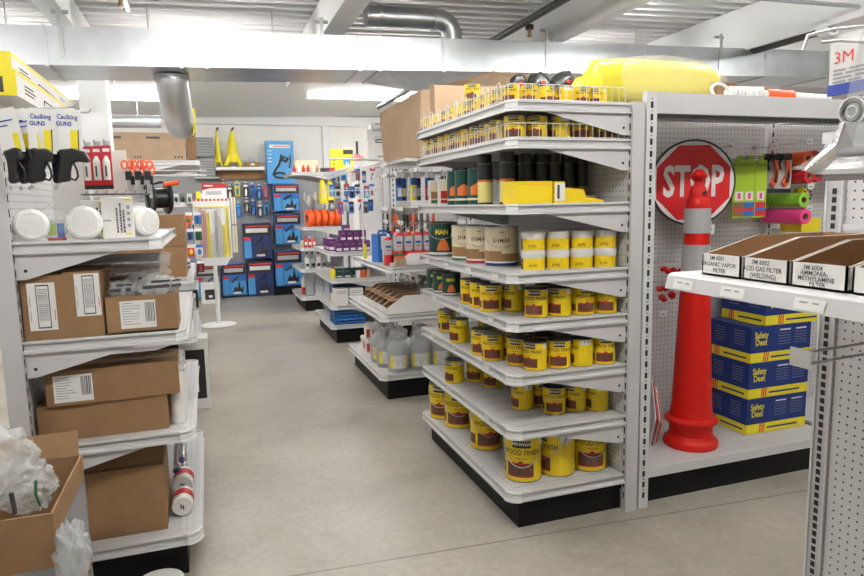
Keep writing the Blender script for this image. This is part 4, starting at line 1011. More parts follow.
# caulking gun shelf
def paper_disc(label, x, y, z, r, th, rz, wrap=True):
    t = thing('wrapped_disc', label, 'disc', (x,y,z), rz, 'white wrapped discs')
    m = MB(); m.T = Matrix.Rotation(-PI/2,4,'X'); m.lathe([(0,0),(r*.3,-.001),(r*.8,.0),(r,.012),(r,th-.012),(r*.8,th),(0,th)],'disc_white',n=28); m.build('disc', t)
    m = MB(); m.blob((0,th/2,0),r*1.05,th*.72,r*1.04,'plastic_film',int(x*100)%37,.08,3,4,-r*1.02); m.build('wrap', t)
paper_disc('white wrapped disc at the left end of the caulking gun shelf',-.566,2.53,zA+.0575,.055,.05,.2)
paper_disc('white wrapped disc in the middle of the caulking gun shelf',-.408,2.55,zA+.0605,.058,.055,.1)
paper_disc('white wrapped disc lying at the right end of the caulking gun shelf',-.205,2.665,zA+.0555,.053,.08,.75)
t = thing('bagged_part','small clear bag with a coloured card between the two left discs','bag',(-.505,2.60,zA),-.1)
m = MB(); m.box(-.03,.03,0,.004,.0,.075,'paper_white'); m.box(-.028,.0,-.0008,0,.02,.06,'lime'); m.box(.002,.026,-.0008,0,.01,.06,'mid_blue'); m.box(-.03,.03,-.0008,0,0,.010,'red_plain'); m.build('card', t)
m = MB(); m.blob((-.005,.0,.055),.045,.02,.06,'plastic_film',71,.35,2.6,3); m.build('bag', t)
for i,(x,y,w,h,rz_) in enumerate(((-.305,2.60,.105,.148,.12),(-.395,2.705,.085,.14,.1))):
    t = thing('white_carton','white carton with tall black vertical printing, %s'%['right one on the caulking gun shelf','behind the middle disc'][i],'carton',(x,y,zA),rz_,'printed white cartons')
    m = MB(); m.box(-w/2,w/2,0,.10,0,h,'carton_white'); m.build('box', t, .002)
    m = MB(); m.box(-w/2+.002,-w/2+.03,-.001,-.0004,h*.42,h*.46,'print_grey')
    for q,(xx,hh) in enumerate(((-.006,.62),(.006,.66),(.016,.55))):
        rng = random.Random(q+i); z = .02
        while z < h*hh+.02: s_ = rng.uniform(.004,.011); m.box(xx,xx+.006,-.001,-.0004,z,z+s_,'print_dark'); z += s_+.0025
    m.box(w/2-.03,w/2-.008,-.001,-.0004,.012,.018,'yellow_bright'); m.box(w/2-.028,w/2-.004,-.001,-.0004,h-.012,h-.005,'yellow_bright')
    for q in range(4): m.box(w/2-.022,w/2-.012,-.001,-.0004,.04+.022*q,.052+.022*q,'print_grey')
    m.build('printing', t)
for i,(x,y) in enumerate(((-.50,2.90),(-.36,2.93))):
    plain_box('white_board','tall pale grey board standing at the back of the caulking gun shelf, %s'%['left','right'][i],'board',(x,y,zA),(.13,.02,.34),'tub_white',0,'boards at the back')
# caulking guns on cards
def gun(label, x, y, z, rz, front):
    t = thing('caulking_gun', label, 'tool', (x,y,z), rz, 'caulking guns on cards')
    m = MB(); m.prism([(-.040,0,-.005),(.042,0,-.012),(.040,0,.115),(.034,0,.130),(-.034,0,.132),(-.042,0,.12)],(0,.0016,0),'paper_white'); m.build('card', t)
    if front:
        m = MB(); m.text('Caulking',.021,XZ(-.002,-.001,.105),'print_blue',.02,.85); m.text('GUNS',.019,XZ(-.012,-.001,.083),'print_blue',.03,.9)
        m.box(.006,.028,-.0014,-.0006,-.004,.064,'yellow_bright'); m.box(.028,.031,-.0014,-.0006,-.004,.066,'can_black'); m.build('printing', t)
    else:
        m = MB(); m.box(.010,.030,-.0014,-.0006,-.004,.05,'yellow_bright'); m.box(-.03,.02,-.0014,-.0006,.09,.094,'print_blue'); m.box(-.03,.0,-.0014,-.0006,.075,.079,'print_blue'); m.build('printing', t)
    # grip, trigger loop and thrust housing, hanging grip down
    m = MB(); k_ = 1.0 if label.startswith('right') else .45
    g = [(-.030,-.012,.0),(.012,-.012,.006),(.012+.038*k_,-.012,-.004),(.012+.050*k_,-.012,-.028),(.012+.046*k_,-.012,-.040),(.012+.012*k_,-.012,-.036),(.008,-.012,-.045),(.002,-.012,-.070),(.002,-.012,-.100),(-.026,-.012,-.106),(-.034,-.012,-.095),(-.027,-.012,-.068),(-.024,-.012,-.035)]
    m.prism(g,(0,.026,0),'black_plastic'); m.build('grip', t, .006); t.rotation_euler = (0,.05 if front else -.13,rz)
    m = MB(); m.tube([(.012,.0,-.04),(.022,.0,-.065),(.024,.0,-.085),(.016,.0,-.097),(.004,.0,-.092)],.0035,'black_plastic',8); m.build('trigger', t)
    m = MB(); m.cyl((-.036,.0,-.112),(-.036,.0,-.124),.004,'steel',n=8); m.build('release_lever', t)
gp = [(-.572,2.425,-.45,0),(-.548,2.445,-.40,0),(-.520,2.435,-.35,0),(-.489,2.425,-.14,1),(-.452,2.455,-.40,0),(-.413,2.425,-.10,1)]
for i,(x,y,rz_,fr) in enumerate(gp):
    gun(['black caulking gun hanging at far left, card edge showing','black caulking gun second from the left, card turned aside','black caulking gun third from the left, behind the printed card','black caulking gun on a white card with blue lettering, left of the two fully seen','black caulking gun between the two fully seen cards','rightmost black caulking gun on a white card with blue lettering'][i],x,y,1.596,rz_,fr)
t = thing('peg_hook','long double wire hooks carrying the caulking gun cards','hook',(-.612,2.47,1.724))
m = MB(); m.tube([(0,.02,0),(.22,-.03,.012),(.235,-.03,.03)],.003,'steel',6); m.tube([(0,.06,-.01),(.26,.0,.0),(.275,.0,.02)],.003,'steel',6); m.box(-.004,.0,0,.08,-.02,.015,'steel'); m.build('wire', t)
for i in range(3):
    m = MB(); m.box(.245+.012*i,.262+.012*i,-.034+.012*i,-.030+.012*i,.02-.01*i,.05-.01*i,'paper_white'); m.build('price_tag', t)
# red and white tubes on cards
for i in range(3):
    t = thing('sealant_tube','white tube on a red card, %s of three right of the caulking guns'%['left','middle','right'][i],'tube',(-.418+.036*i,2.80-.02*i,1.49),-.1,'red carded tubes')
    m = MB(); m.box(-.017,.017,0,.003,-.012,.150,'red_plain'); m.box(-.017,.017,-.0008,0,.115,.150,'flag_red'); m.box(-.017,.017,-.0008,.0,-.012,.004,'can_black'); m.box(-.012,.012,-.001,0,.128,.140,'paper_white'); m.build('card', t)
    m = MB(); m.cyl((0,-.010,.022),(0,-.010,.092),.0125,'tub_white',n=14); m.cyl((0,-.010,.092),(0,-.010,.112),.0125,'tub_white',r1=.004,n=14); m.build('tube', t)
    m = MB(); m.box(-.003,.003,-.0228,-.0222,.035,.075,'print_dark'); m.build('print', t)
    peg_hook('wire hook above the %s red carded tube'%['left','middle','right'][i],-.418+.036*i,1.648,.06,False,2.83-.02*i,'hooks over the red tubes')
t = thing('card_rack','black wire tray under the red carded tubes','rack',(-.36,2.84,1.455))
m = MB()
for k in range(7): m.tube([(-.08+.035*k,-.05,.0),(-.08+.035*k,.06,.02)],.0025,'wire_dark',5)
for yy in (-.05,.0,.05): m.tube([(-.09,yy,.005),(.15,yy,.005)],.0025,'wire_dark',5)
m.build('wire', t)
for i in range(6):
    t = thing('orange_scissors','orange handled cutter hanging on a hook right of the red tubes','tool',(-.285+.035*(i%3),2.86+.10*(i//3),1.545-.015*(i//3)),.2,'orange handled cutters')
    m = MB()
    for e in (-1,1): m.tube([(e*.011+.011*math.cos(a),0,.03+.016*math.sin(a)) for a in [2*PI*k/12 for k in range(12)]],.004,'signal_orange',6,True)
    m.build('handles', t)
    m = MB(); m.box(-.006,.006,-.003,.003,-.085,.018,'steel'); m.box(-.012,.012,-.004,-.002,-.03,.005,'black_plastic'); m.build('blades', t)
# long cartons on top
for i,(x,z,mt,y0) in enumerate(((-.61,1.776,'yellow_bright',2.50),(-.655,1.776+.087,'carton_white',2.66))):
    t = thing('long_carton',['lower long white carton with a yellow end on top of the left end cap','upper long white carton with a yellow stripe on top of the left end cap'][i],'carton',(x,y0+.5,z),0,'long cartons on top')
    m = MB(); m.box(-.10,.05,-.5,.62,0,.085,'carton_white'); m.quad((-.10,-.5006,.0),(.05,-.5006,.0),(.05,-.5006,.085),(-.10,-.5006,.085),'yellow_bright')
    xx = .0506
    m.quad((xx,-.5,.072),(xx,.62,.072),(xx,.62,.082),(xx,-.5,.082),'yellow_bright'); m.build('box', t)
    m = MB()
    for q in range(3): m.box(xx,xx+.0005,-.40,-.28+.03*(q%2),.045-.012*q,.050-.012*q,'print_dark')
    m.tube([(xx+.001,-.12,.04),(xx+.001,.20,.032)],.002,'print_dark',4); m.tube([(xx+.001,.20,.032),(xx+.001,.22,.012)],.003,'print_dark',4); m.tube([(xx+.001,-.12,.04),(xx+.001,-.13,.02)],.002,'print_dark',4)
    for q in range(4): m.box(xx,xx+.0005,.28,.40-.02*q,.05-.011*q,.054-.011*q,'print_grey')
    m.box(-.06,-.04,-.5012,-.5006,.012,.055,'print_dark'); m.box(.0,.012,-.5012,-.5006,.01,.06,'print_dark'); m.build('printing', t)
plain_box('long_carton','short yellow carton end beside the long cartons at the left edge','carton',(-.565,2.49,1.842-.0),(.001,.001,.001),'yellow_bright') if False else None

# foreground carton with lining and plastic
t = carton('open cardboard carton with a grey printed band in the left foreground',(-.645,2.01,.262),(.45,.42,.372),0,open_=True)
flap(t,(-.22,.21,.372),(.215,.21,.372),(0,.03,.07))
m = MB(); m.box(.2252,.2262,-.208,.208,.06,.30,'liner_grey'); m.box(.2262,.2268,-.02,.19,.14,.285,'mid_grey'); m.box(-.22,.22,-.2112,-.2102,.04,.225,'liner_grey'); m.build('grey_print_band', t)
plain_box('stock_cart','low grey stock platform under the open carton in the left foreground','platform',(-.645,2.01,0),(.45,.42,.26),'liner_grey',0)
for i,(x,y,z,a,b,c_) in enumerate(((-.585,1.93,.735,.115,.10,.105),(-.515,1.95,.66,.075,.09,.07),(-.74,2.03,.68,.09,.10,.09))):
    t = thing('plastic_bag','big crumpled clear plastic bag with green print bulging from the foreground carton, %s'%['top','right','left'][i],'bag',(x,y,z),.3*i,'bags in the foreground carton')
    m = MB(); m.blob((0,0,0),a,b,c_,'plastic_milky',80+i,.22,3.4,5); m.build('bag', t)
    m = MB(); m.tube([(a*.3,-b*1.04,c_*.6),(a*.25,-b*1.12,.1*c_),(a*.35,-b*1.08,-.4*c_)],.004,'leaf_green',5); m.tube([(-a*.45,-b*.95,c_*.3),(-a*.4,-b*1.0,-.5*c_)],.006,'print_dark',5); m.build('print', t)
t = thing('plastic_bag','thin clear plastic bag hanging over the side of the foreground carton','bag',(-.385,1.80,.515),0)
m = MB(); m.blob((0,0,0),.042,.04,.085,'plastic_milky',95,.4,2.8,4); m.build('bag', t)
t = thing('white_bucket','white round lid at the bottom edge of the photo beside the black kickplate','lid',(-.245,2.40,0))
m = MB(); m.lathe([(.0,.0),(.075,0),(.08,.05),(.085,.052),(.085,.06),(.075,.062),(0,.058)],'tub_white',n=28); m.build('body', t)

# ------------------------------------------------------------------ goods behind the left end cap
carton('large brown carton behind the caulking gun shelf, upper one of two',(-.37,4.67,1.16+.0),(.46,.40,.20))
carton('large brown carton under the other one, behind the white plastic bags',(-.385,4.68,.957),(.47,.42,.20))
t = thing('cord_reel','black reel with a bright orange handle on top of the big brown cartons','reel',(-.29,4.60,1.362))
m = MB(); m.T = Matrix.Rotation(math.radians(20),4,'Z')@Matrix.Translation((0,0,.105))@Matrix.Rotation(PI/2,4,'Y')@Matrix.Translation((0,0,-.06))
m.lathe([(0,0),(.10,0),(.105,.01),(.10,.02),(.065,.025),(.065,.10),(.10,.105),(.105,.115),(.10,.125),(0,.125)],'black_plastic',n=28); m.build('drum', t)
m = MB(); m.tube([(-.05,-.02,.02),(-.08,.0,.18),(.02,.0,.21),(.08,.0,.19),(.07,.0,.03)],.009,'black_plastic',8); m.build('frame', t)
m = MB(); m.tube([(.04,-.03,.19),(.13,-.03,.205)],.016,'signal_orange',10); m.build('handle', t)
carton('small brown carton on the shelf behind the large stacked cartons',(-.24,5.15,.957),(.17,.2,.20),0,None,'cardboard_pale')
for i in range(2):
    t = thing('striped_roll','black and white striped roll at the front of the shelf behind the big cartons, %s'%['upper','lower'][i],'roll',(-.185-.0*i,4.94+.2*i*0+.11*i,.957),0,'striped rolls')
    m = MB(); m.lathe([(0,0),(.045,0),(.05,.015),(.05,.03),(.05,.045),(.05,.06),(.045,.075),(0,.08)],'paper_white',n=20,ms=['paper_white','paper_white','can_black','paper_white','can_black','paper_white','paper_white']); m.build('roll', t)
def panel_box(label, x, y, z, w, d, h, fr, rz=0, name='white_carton'):
    t = thing(name, label, 'carton', (x,y,z), rz, 'white picture cartons by the left aisle')
    m = MB(); m.box(-w/2,w/2,-d/2,d/2,0,h,'carton_white'); m.build('box', t, .002)
    m = MB(); m.box(w/2+.0002,w/2+.001,-d*.32,d*.36,h*fr[0],h*fr[1],'can_black'); m.box(-w*.3,w*.36,-d/2-.001,-d/2-.0002,h*fr[0],h*fr[1],'can_black')
    m.box(-w*.1,w*.1,-d/2-.0016,-d/2-.001,h*(fr[0]+.1),h*(fr[0]+.22),'paper_white'); m.build('picture', t)
    return t
panel_box('white carton with a black picture on the floor, farthest out in the aisle',-.145,4.80,.0,.19,.22,.50,(.15,.85))
panel_box('tall white carton with a small black picture, behind the floor carton on the left shelf',-.235,4.62,.562,.20,.20,.27,(.35,.8))
panel_box('white carton with a black picture lying on the lower left shelf',-.41,4.64,.172,.20,.22,.26,(.3,.7))
t = thing('black_bracket','black bent bar sticking out over the white cartons at left','bracket',(-.14,4.60,.833))
m = MB(); m.box(-.07,.05,-.02,.02,0,.02,'black_plastic'); m.box(.035,.05,-.02,.02,-.10,.0,'black_plastic'); m.build('bar', t)

# left third end cap: cartons on top and hanging stock
for i,(x,w,lb) in enumerate(((-.66,.30,'left'),(-.33,.36,'right'))):
    t = carton('long brown carton with small printing on the high shelf at left, %s one'%lb,(x,6.75,1.832),(w,.38,.26),0,None,'cardboard_pale')
    m = MB(); m.box(-w*.42,-w*.1,-.191,-.190,.205,.225,'print_dark')
    for q in range(3): m.box(w*(.22+.08*q),w*(.26+.08*q),-.191,-.190,.03,.05,'print_dark')
    m.build('printing', t)
carton('narrow brown carton right of the two long ones on the high shelf',(-.10,6.80,1.832),(.08,.34,.25),0,None,'cardboard_dark')
t = thing('wire_basket_shelf','silver wire shelf tray under the long brown cartons','tray',(-.20,6.36,1.70))
m = MB()
for k in range(13): m.tube([(-.22+.035*k,0,0),(-.22+.035*k,-.16,-.02)],.003,'wire',5)
for yy in (0,-.08,-.16): m.tube([(-.23,yy,-.01),(.22,yy,-.01)],.004,'wire',5)
m.tube([(-.23,-.16,.03),(.22,-.16,.03)],.004,'wire',5); m.build('wire', t)
rng = random.Random(5)
hang = ['mid_blue','yellow_bright','can_black','paper_white','signal_orange','leaf_green','red_plain','teal_dark']
def packs(base, x0, y, z0, nx, nz, dx, dz, group, names, out=1, cols=hang, w=.06, h=.11, axis='x'):
    for j in range(nz):
        for i in range(nx):
            c = cols[rng.randrange(len(cols))]; c2 = cols[rng.randrange(len(cols))]
            loc = (x0+dx*i,y,z0-dz*j) if axis == 'x' else (x0,y+dx*i,z0-dz*j)
            t = thing('blister_pack', names%(ORD[i],ORD[j]), 'blister pack', loc, 0 if axis == 'x' else (-PI/2 if out < 0 else PI/2), group)
            m = MB(); m.box(-w/2,w/2,0,.003,-h,0,c); m.box(-w/2,w/2,-.0008,0,-h*.25,0,'paper_white' if c != 'paper_white' else 'mid_blue'); m.build('card', t)
            m = MB(); m.cyl((0,.0,.012),(0,.08,.012),.003,'steel',n=6); m.build('hanging_hook', t)
            m = MB(); k = rng.randrange(3); cc = c2 if c2 != c else 'can_black'
            if k == 0: m.cyl((0,-.012,-h*.9),(0,-.012,-h*.35),w*.2,cc,n=10)
            elif k == 1: m.prism([(-w*.3,-.002,-h*.85),(w*.1,-.002,-h*.9),(w*.32,-.002,-h*.5),(w*.1,-.002,-h*.32),(-w*.2,-.002,-h*.4)],(0,-.014,0),cc)
            else: m.blob((0,-.01,-h*.6),w*.3,.012,h*.25,cc,i+j,.3,2,2)
            m.build('tool', t)
packs('',-.16,6.42,1.36,2,4,.075,.15,'small packs hanging on the third left end cap','small hanging pack at far left, %s from the left in the %s row')
# ------------------------------------------------------------------ second end cap: red aerosols, bins, bagged jugs
za, zb2, zc2 = .956,.611,.1865
t = thing('aerosol_can','red aerosol','can'); r, h = .033,.20
m = MB(); m.lathe([(0,0),(r,0),(r,h*.04),(r,h*.40),(r,h*.93),(r*.98,h*.95),(r*.62,h*1.02),(r*.5,h*1.05)],'red_plain',n=22,ms=['can_rim','can_rim','red_plain','reflective_grey','red_plain','red_plain','red_plain'])
m.box(-.018,.018,-r-.001,-r+.004,h*.66,h*.74,'print_blue'); m.box(-.016,.012,-r-.0012,-r+.004,h*.55,h*.58,'print_red'); m.build('body', t)
m = MB(); m.lathe([(.010,h*1.05),(.010,h*1.13),(.007,h*1.15),(0,h*1.15)],'fixture_white',n=12); m.build('nozzle', t)
AER = Proto(t)
for i in range(6):
    x, y = 1.285+.072*i, 4.46
    AER.put((x,y,za+.03),face(x,y,.1),'red aerosol can with a grey band, %s from the left in the front row'%ORD[i],'red aerosol cans')
for i in range(5):
    AER.put((1.30+.074*i,4.545,za+.03),0,'red aerosol can in the second row of the second end cap, mostly hidden','hidden red aerosol cans')
AER.put((1.225,4.52,za),face(1.2,4.5),'red aerosol can standing in front of the tray at the left, beside the blue jug','red aerosol cans')
t = thing('display_tray','open white display tray with red rim holding the red aerosol cans','tray',(1.44,4.50,za))
m = MB(); m.box(-.24,.24,-.10,.10,0,.006,'cardboard_inside'); m.prism([(-.24,-.10,0),(.24,-.10,0),(.24,-.10,.105),(-.10,-.10,.105),(-.20,-.10,.03),(-.24,-.10,.03)],(0,.005,0),'carton_white')
m.prism([(-.20,-.1006,.03),(-.10,-.1006,.105),(.24,-.1006,.105),(.24,-.1006,.092),(-.095,-.1006,.092),(-.19,-.1006,.03)],(0,.006,0),'print_red'); m.box(-.24,.24,.095,.10,0,.12,'carton_white'); m.box(.235,.24,-.1,.1,0,.105,'carton_white'); m.build('tray', t)
m = MB(); m.box(-.20,-.13,-.094,-.09,.03,.095,'leaf_green'); m.box(-.20,-.13,-.095,-.094,.06,.075,'orange_print'); m.build('packet', t)
plain_box('small_carton','small kraft carton in front of the red aerosol tray','carton',(1.275,4.395,za),(.075,.05,.062),'cardboard_pale')
t = thing('blue_jug','blue square jug with a white label beside the red aerosol cans','jug',(1.285,4.88,za),.3)
m = MB(); m.box(-.08,.08,-.05,.05,0,.215,'mid_blue'); m.box(-.055,.03,-.051,-.050,.10,.20,'paper_white'); m.box(-.03,-.01,-.052,-.051,.11,.16,'can_black'); m.build('body', t, .012)
m = MB(); m.tube([(-.05,0,.215),(-.04,0,.238),(.03,0,.238),(.04,0,.215)],.010,'mid_blue',8); m.cyl((.06,0,.215),(.06,0,.235),.015,'can_black',n=12); m.build('handle', t)
t = thing('yellow_tube','thin yellow tube standing at the far corner of the red aerosol shelf','tube',(1.215,5.22,za)); m = MB(); m.lathe([(0,0),(.014,0),(.014,.11),(.009,.12),(0,.12)],'yellow_bright',n=14); m.build('tube', t)
for i in range(6):
    t = thing('yellow_cap_bottle','bottle with yellow cap behind the red aerosol cans','bottle',(1.41+.05*i,4.66,za),0,'yellow capped bottles behind the aerosols')
    m = MB(); m.lathe([(0,0),(.024,0),(.024,.17),(.012,.20),(.012,.21)],'can_black',n=16); m.build('body', t)
    m = MB(); m.lathe([(.016,.205),(.016,.235),(0,.237)],'yellow_bright',n=14); m.build('cap', t)
# brown bins with white outside, low fronts towards the aisle
for i in range(6):
    y = 4.475+.135*i
    t = thing('parts_bin','open white bin with brown inside on the middle shelf, %s from the near end'%ORD[i],'bin',(1.17,y,zb2),0,'open bins on the second end cap')
    m = MB(); w, dep, lo, hi = .125,.44,.05,.135
    m.box(0,dep,-w/2,w/2,0,.004,'cardboard_inside'); m.box(0,.004,-w/2,w/2,0,lo,'carton_white')
    for e in (-1,1):
        pts = [(0,e*w/2,0),(dep,e*w/2,0),(dep,e*w/2,hi),(.13,e*w/2,hi),(0,e*w/2,lo)]
        m.prism(pts,(0,-e*.002,0),'carton_white'); m.prism([(a,b-e*.002,c) for a,b,c in pts],(0,-e*.002,0),'cardboard_inside')
    m.box(dep-.004,dep,-w/2,w/2,0,hi,'cardboard_inside'); m.build('bin', t)
    m = MB(); m.box(.03,dep-.006,-w/2+.006,w/2-.006,hi*.72,hi*.74,'cardboard_inside'); m.build('contents', t)
for i in range(5):
    t = thing('small_bottle','small clear bottle standing behind the open bins on the second end cap','bottle',(1.50+.0*i,4.50+.16*i,zb2+.102),0,'clear bottles in the open bins')
    m = MB(); m.lathe([(0,0),(.028,0),(.028,.07),(.012,.09),(.012,.105),(0,.106)],'plastic_milky',n=14); m.build('body', t)
    m = MB(); m.lathe([(.014,.10),(.014,.115),(0,.116)],'red_plain' if i == 2 else 'fixture_white',n=12); m.build('cap', t)
for i in range(4):
    plain_box('dark_box','dark grey box standing at the back above the open bins, %s from the near end'%ORD[i],'box',(1.655,4.50+.17*i,zb2+.0),(.06,.13,.26),'grey_plastic',0,'dark boxes above the bins')
# bagged jugs on the base
jug = [(1.255,4.47),(1.425,4.47),(1.595,4.48),(1.215,4.64),(1.21,4.80)]
for i,(x,y) in enumerate(jug):
    lb = ['first grey jug in a clear bag at the near corner of the base shelf','second grey jug in a clear bag along the near end','third grey jug in a clear bag next to the stain shelf','grey jug in a clear bag behind the corner one along the aisle','grey jug in a clear bag, farther along the aisle edge'][i]
    t = thing('bagged_jug', lb,'jug',(x,y,zc2),face(x,y),'bagged jugs on the base shelf')
    m = MB(); m.lathe([(0,0),(.070,0),(.074,.02),(.074,.16),(.062,.20),(.028,.23),(.024,.255),(0,.257)],'jug_grey',n=20)
    m.add([(math.sin(a)*.0750,-math.cos(a)*.0750,z) for a,z in ((-1.7,.03),(-.75,.03),(-.75,.15),(-1.7,.15))],[(0,1,2,3)],'yellow_bright')
    for k in range(6):
        a0, a1 = -.75+.33*k,-.75+.33*(k+1)
        m.add([(math.sin(a)*.0750,-math.cos(a)*.0750,z) for a,z in ((a0,.03),(a1,.03),(a1,.125),(a0,.125))],[(0,1,2,3)],'tub_white' if 0 < k < 5 else 'yellow_bright')
    m.build('jug', t)
    m = MB(); m.blob((0,0,.15),.083,.083,.18,'plastic_film',100+i,.12,2.6,4,.002); m.blob((.015,-.02,.28),.06,.055,.055,'plastic_milky',110+i,.3,2.6,4); m.build('bag', t)
for i,(y,z) in enumerate(((5.12,zc2),(5.12,zc2+.118),(5.25,zc2))):
    t = thing('red_label_tub','white tub with a dark red label at the far end of the base shelf, %s'%['lower','upper','rear'][i],'tub',(1.215,y,z),face(1.2,5.1),'red label tubs')
    m = MB(); m.lathe([(0,0),(.05,0),(.055,.10)],'tub_white',n=20); m.box(-.035,.035,-.057,-.03,.02,.085,'can_red'); m.box(-.004,.012,-.0575,-.05,.03,.08,'paper_white'); m.build('body', t)
    m = MB(); m.lathe([(.058,.095),(.058,.115),(0,.117)],'tub_white',n=20); m.build('lid', t)
for i,y in enumerate((4.97,5.03,4.92)):
    t = thing('small_white_bottle','small white bottle between the bagged jugs and the tubs','bottle',(1.20+.04*i,y,zc2),0,'white bottles on the base shelf')
    m = MB(); m.lathe([(0,0),(.026,0),(.026,.10),(.011,.125),(.011,.14)],'tub_white',n=16,ms=['tub_white','tub_white','tub_white','tub_white']); m.box(-.018,.018,-.027,-.02,.03,.08,'yellow_bright' if i else 'print_blue'); m.build('body', t)
    m = MB(); m.lathe([(.013,.138),(.013,.155),(0,.156)],'can_black',n=12); m.build('cap', t)
# hanging stock on the back panel above
cols = ['mid_blue','navy','yellow_bright','mid_blue','red_plain','navy','yellow_bright']
for i in range(7):
    x, y = 1.30+.055*i, 4.47+.07*(i%2)
    t = thing('sealant_cartridge','%s sealant cartridge hanging nose down above the aerosols, %s from the left'%({'mid_blue':'blue','navy':'dark blue','yellow_bright':'yellow','red_plain':'red'}[cols[i]],ORD[i]),'cartridge',(x,y,1.42),0,'hanging sealant cartridges')
    m = MB(); m.cyl((0,0,.0),(0,0,.11),.022,cols[i],n=16); m.cyl((0,0,.11),(0,0,.16),.022,'mid_blue' if cols[i] != 'mid_blue' else 'navy',n=16); m.box(-.014,.014,-.0235,-.02,.03,.09,'paper_white'); m.build('body', t)
    m = MB(); m.cyl((0,0,.16),(0,0,.20),.020,'fixture_white',n=14); m.cyl((0,0,.20),(0,0,.225),.006,'fixture_white',n=8); m.build('cap', t)
def side_hook(label, y, z, L, group):
    t = thing('peg_hook', label, 'hook', (YX,y,z), 0, group)
    m = MB(); m.tube([(0,0,0),(-L,0,0),(-L-.012,0,.012)],.003,'steel',6); m.box(.0,.006,-.012,.012,-.012,.012,'steel'); m.build('wire', t)
    m = MB(); m.box(-L-.022,-L-.018,-.02,.02,-.012,.018,'paper_white'); m.build('price_tag', t)
k = 0
for z in (1.70,1.62,1.36,1.26):
    for i in range(7 if z > 1.5 else 6):
        y = 4.48+.135*i
        side_hook('wire hook with white tag on the second end cap, %s along, %s row'%(ORD[i],{1.70:'top',1.62:'second',1.36:'third',1.26:'lowest'}[z]),y,z,.36-.02*(i%3),'hooks on the second end cap')
for j,(z,cs) in enumerate(((1.35,['can_black','grey_plastic','signal_orange','bronze']),(1.25,['can_black','grey_plastic','can_black','signal_orange']))):
    for i in range(6):
        for q in range(3):
            t = thing('hand_tool','dark hand tool hanging on a hook above the red aerosols','tool',(1.36+.10*q,4.48+.135*i,z),.2*q,'dark hand tools')
            m = MB(); m.cyl((0,0,-.12),(0,0,-.03),.010,cs[(i+q)%4],n=10); m.build('grip', t)
            m = MB(); m.box(-.013,.013,-.004,.004,-.03,.005,'steel'); m.build('head', t)
# carton on the next run, above the hanging stock
t = thing('open_carton','big battered brown carton with open flaps above the far end of the stain shelf','carton',(1.46,4.12,1.60))
m = MB()
bot = [(-.20,-.24,.085),(.60,-.24,.085),(.60,.22,.085),(-.30,.22,.085)]; top = [(-.17,-.24,.49),(.60,-.24,.56),(.60,.22,.52),(-.335,.16,.40)]
m.add(bot+top,[(0,1,2,3),(0,4,5,1),(1,5,6,2),(2,6,7,3),(3,7,4,0)],'cardboard_pale'); m.build('box', t)
for nm, pts in (('flap',[(-.10,-.24,.50),(.22,-.24,.525),(.30,-.30,.61),(.10,-.30,.555)]),('flap',[(.26,-.245,.53),(.60,-.245,.56),(.60,-.29,.60),(.28,-.30,.60)])):
    m = MB(); m.prism(pts,(0.004,.004,.003),'cardboard_pale'); m.build(nm, t)
t2 = thing('carton_shelf','wire hung shelf on the second run carrying the big battered carton','shelf',(1.46,4.12,1.60))
m = MB(); m.box(-.28,.62,-.22,.235,.06,.08,'shelf_paint'); m.build('deck', t2)
m = MB(); 
for x in (.50,.56): m.prism([(x,.235,.055),(x,.235,-.06),(x,-.10,.055)],(.004,0,0),'shelf_paint')
m.build('bracket', t2)
t = carton('flat brown carton lying behind the top wire fence of the stain shelf',(1.50,3.28,1.793),(.38,.40,.075),0,None,'cardboard_pale')
t = thing('gallon_carton','tall brown carton edge standing behind the wire fence left of the black bags','carton',(1.38,3.33,1.87)); m = MB(); m.box(-.2,.3,.0,.08,0,.15,'cardboard_pale'); m.build('box', t, .002)

# ------------------------------------------------------------------ third end cap: purple boxes, teal boxes, crate
def lbl_box(name, label, cat, loc, size, mt, lm, group, rz=0, zz=(.12,.34)):
    t = thing(name, label, cat, loc, rz, group); w, d, h = size
    m = MB(); m.box(-w/2,w/2,-d/2,d/2,0,h,mt); m.build('box', t, .002)
    m = MB(); m.box(-w*.38,w*.38,-d/2-.001,-d/2-.0002,h*zz[0],h*zz[1],lm); m.box(-w*.3,w*.3,-d/2-.001,-d/2-.0002,h*.70,h*.74,'print_grey'); m.build('label', t); return t
zp = .931
for i in range(5): lbl_box('purple_box','purple box with white foot label in the lower front row, %s from the left'%ORD[i],'box',(1.235+.072*i,6.50,zp),(.066,.10,.105),'purple','paper_white','purple boxes on the third end cap')
for i in range(4): lbl_box('purple_box','purple box with white foot label in the upper row, %s from the left'%ORD[i],'box',(1.285+.068*i,6.52,zp+.106),(.062,.10,.105),'purple','paper_white','purple boxes on the third end cap')
for i in range(4): lbl_box('purple_box','purple box along the aisle edge of its shelf, %s from the near end'%ORD[i],'box',(1.205,6.64+.10*i,zp),(.075,.085,.125),'purple','paper_white','purple boxes along the aisle',-.35)
lbl_box('purple_box','single purple box on top of the purple stack','box',(1.33,6.56,zp+.212),(.07,.1,.055),'purple','paper_white','purple boxes on the third end cap')
for i in range(4):
    lbl_box('teal_box','dark teal box on the second shelf of the third end cap, %s from the left'%ORD[i],'box',(1.245+.088*i,6.60,.656),(.075,.10,.095),'teal_dark','paper_white','teal boxes',0,(.1,.22))
t = thing('yellow_bottle','yellow bottle left of the teal boxes','bottle',(1.18,6.55,.656)); m = MB(); m.lathe([(0,0),(.026,0),(.028,.06),(.02,.09),(.01,.10)],'yellow_bright',n=16); m.build('body', t)
m = MB(); m.lathe([(.012,.10),(.012,.12),(0,.121)],'can_red',n=12); m.build('cap', t)
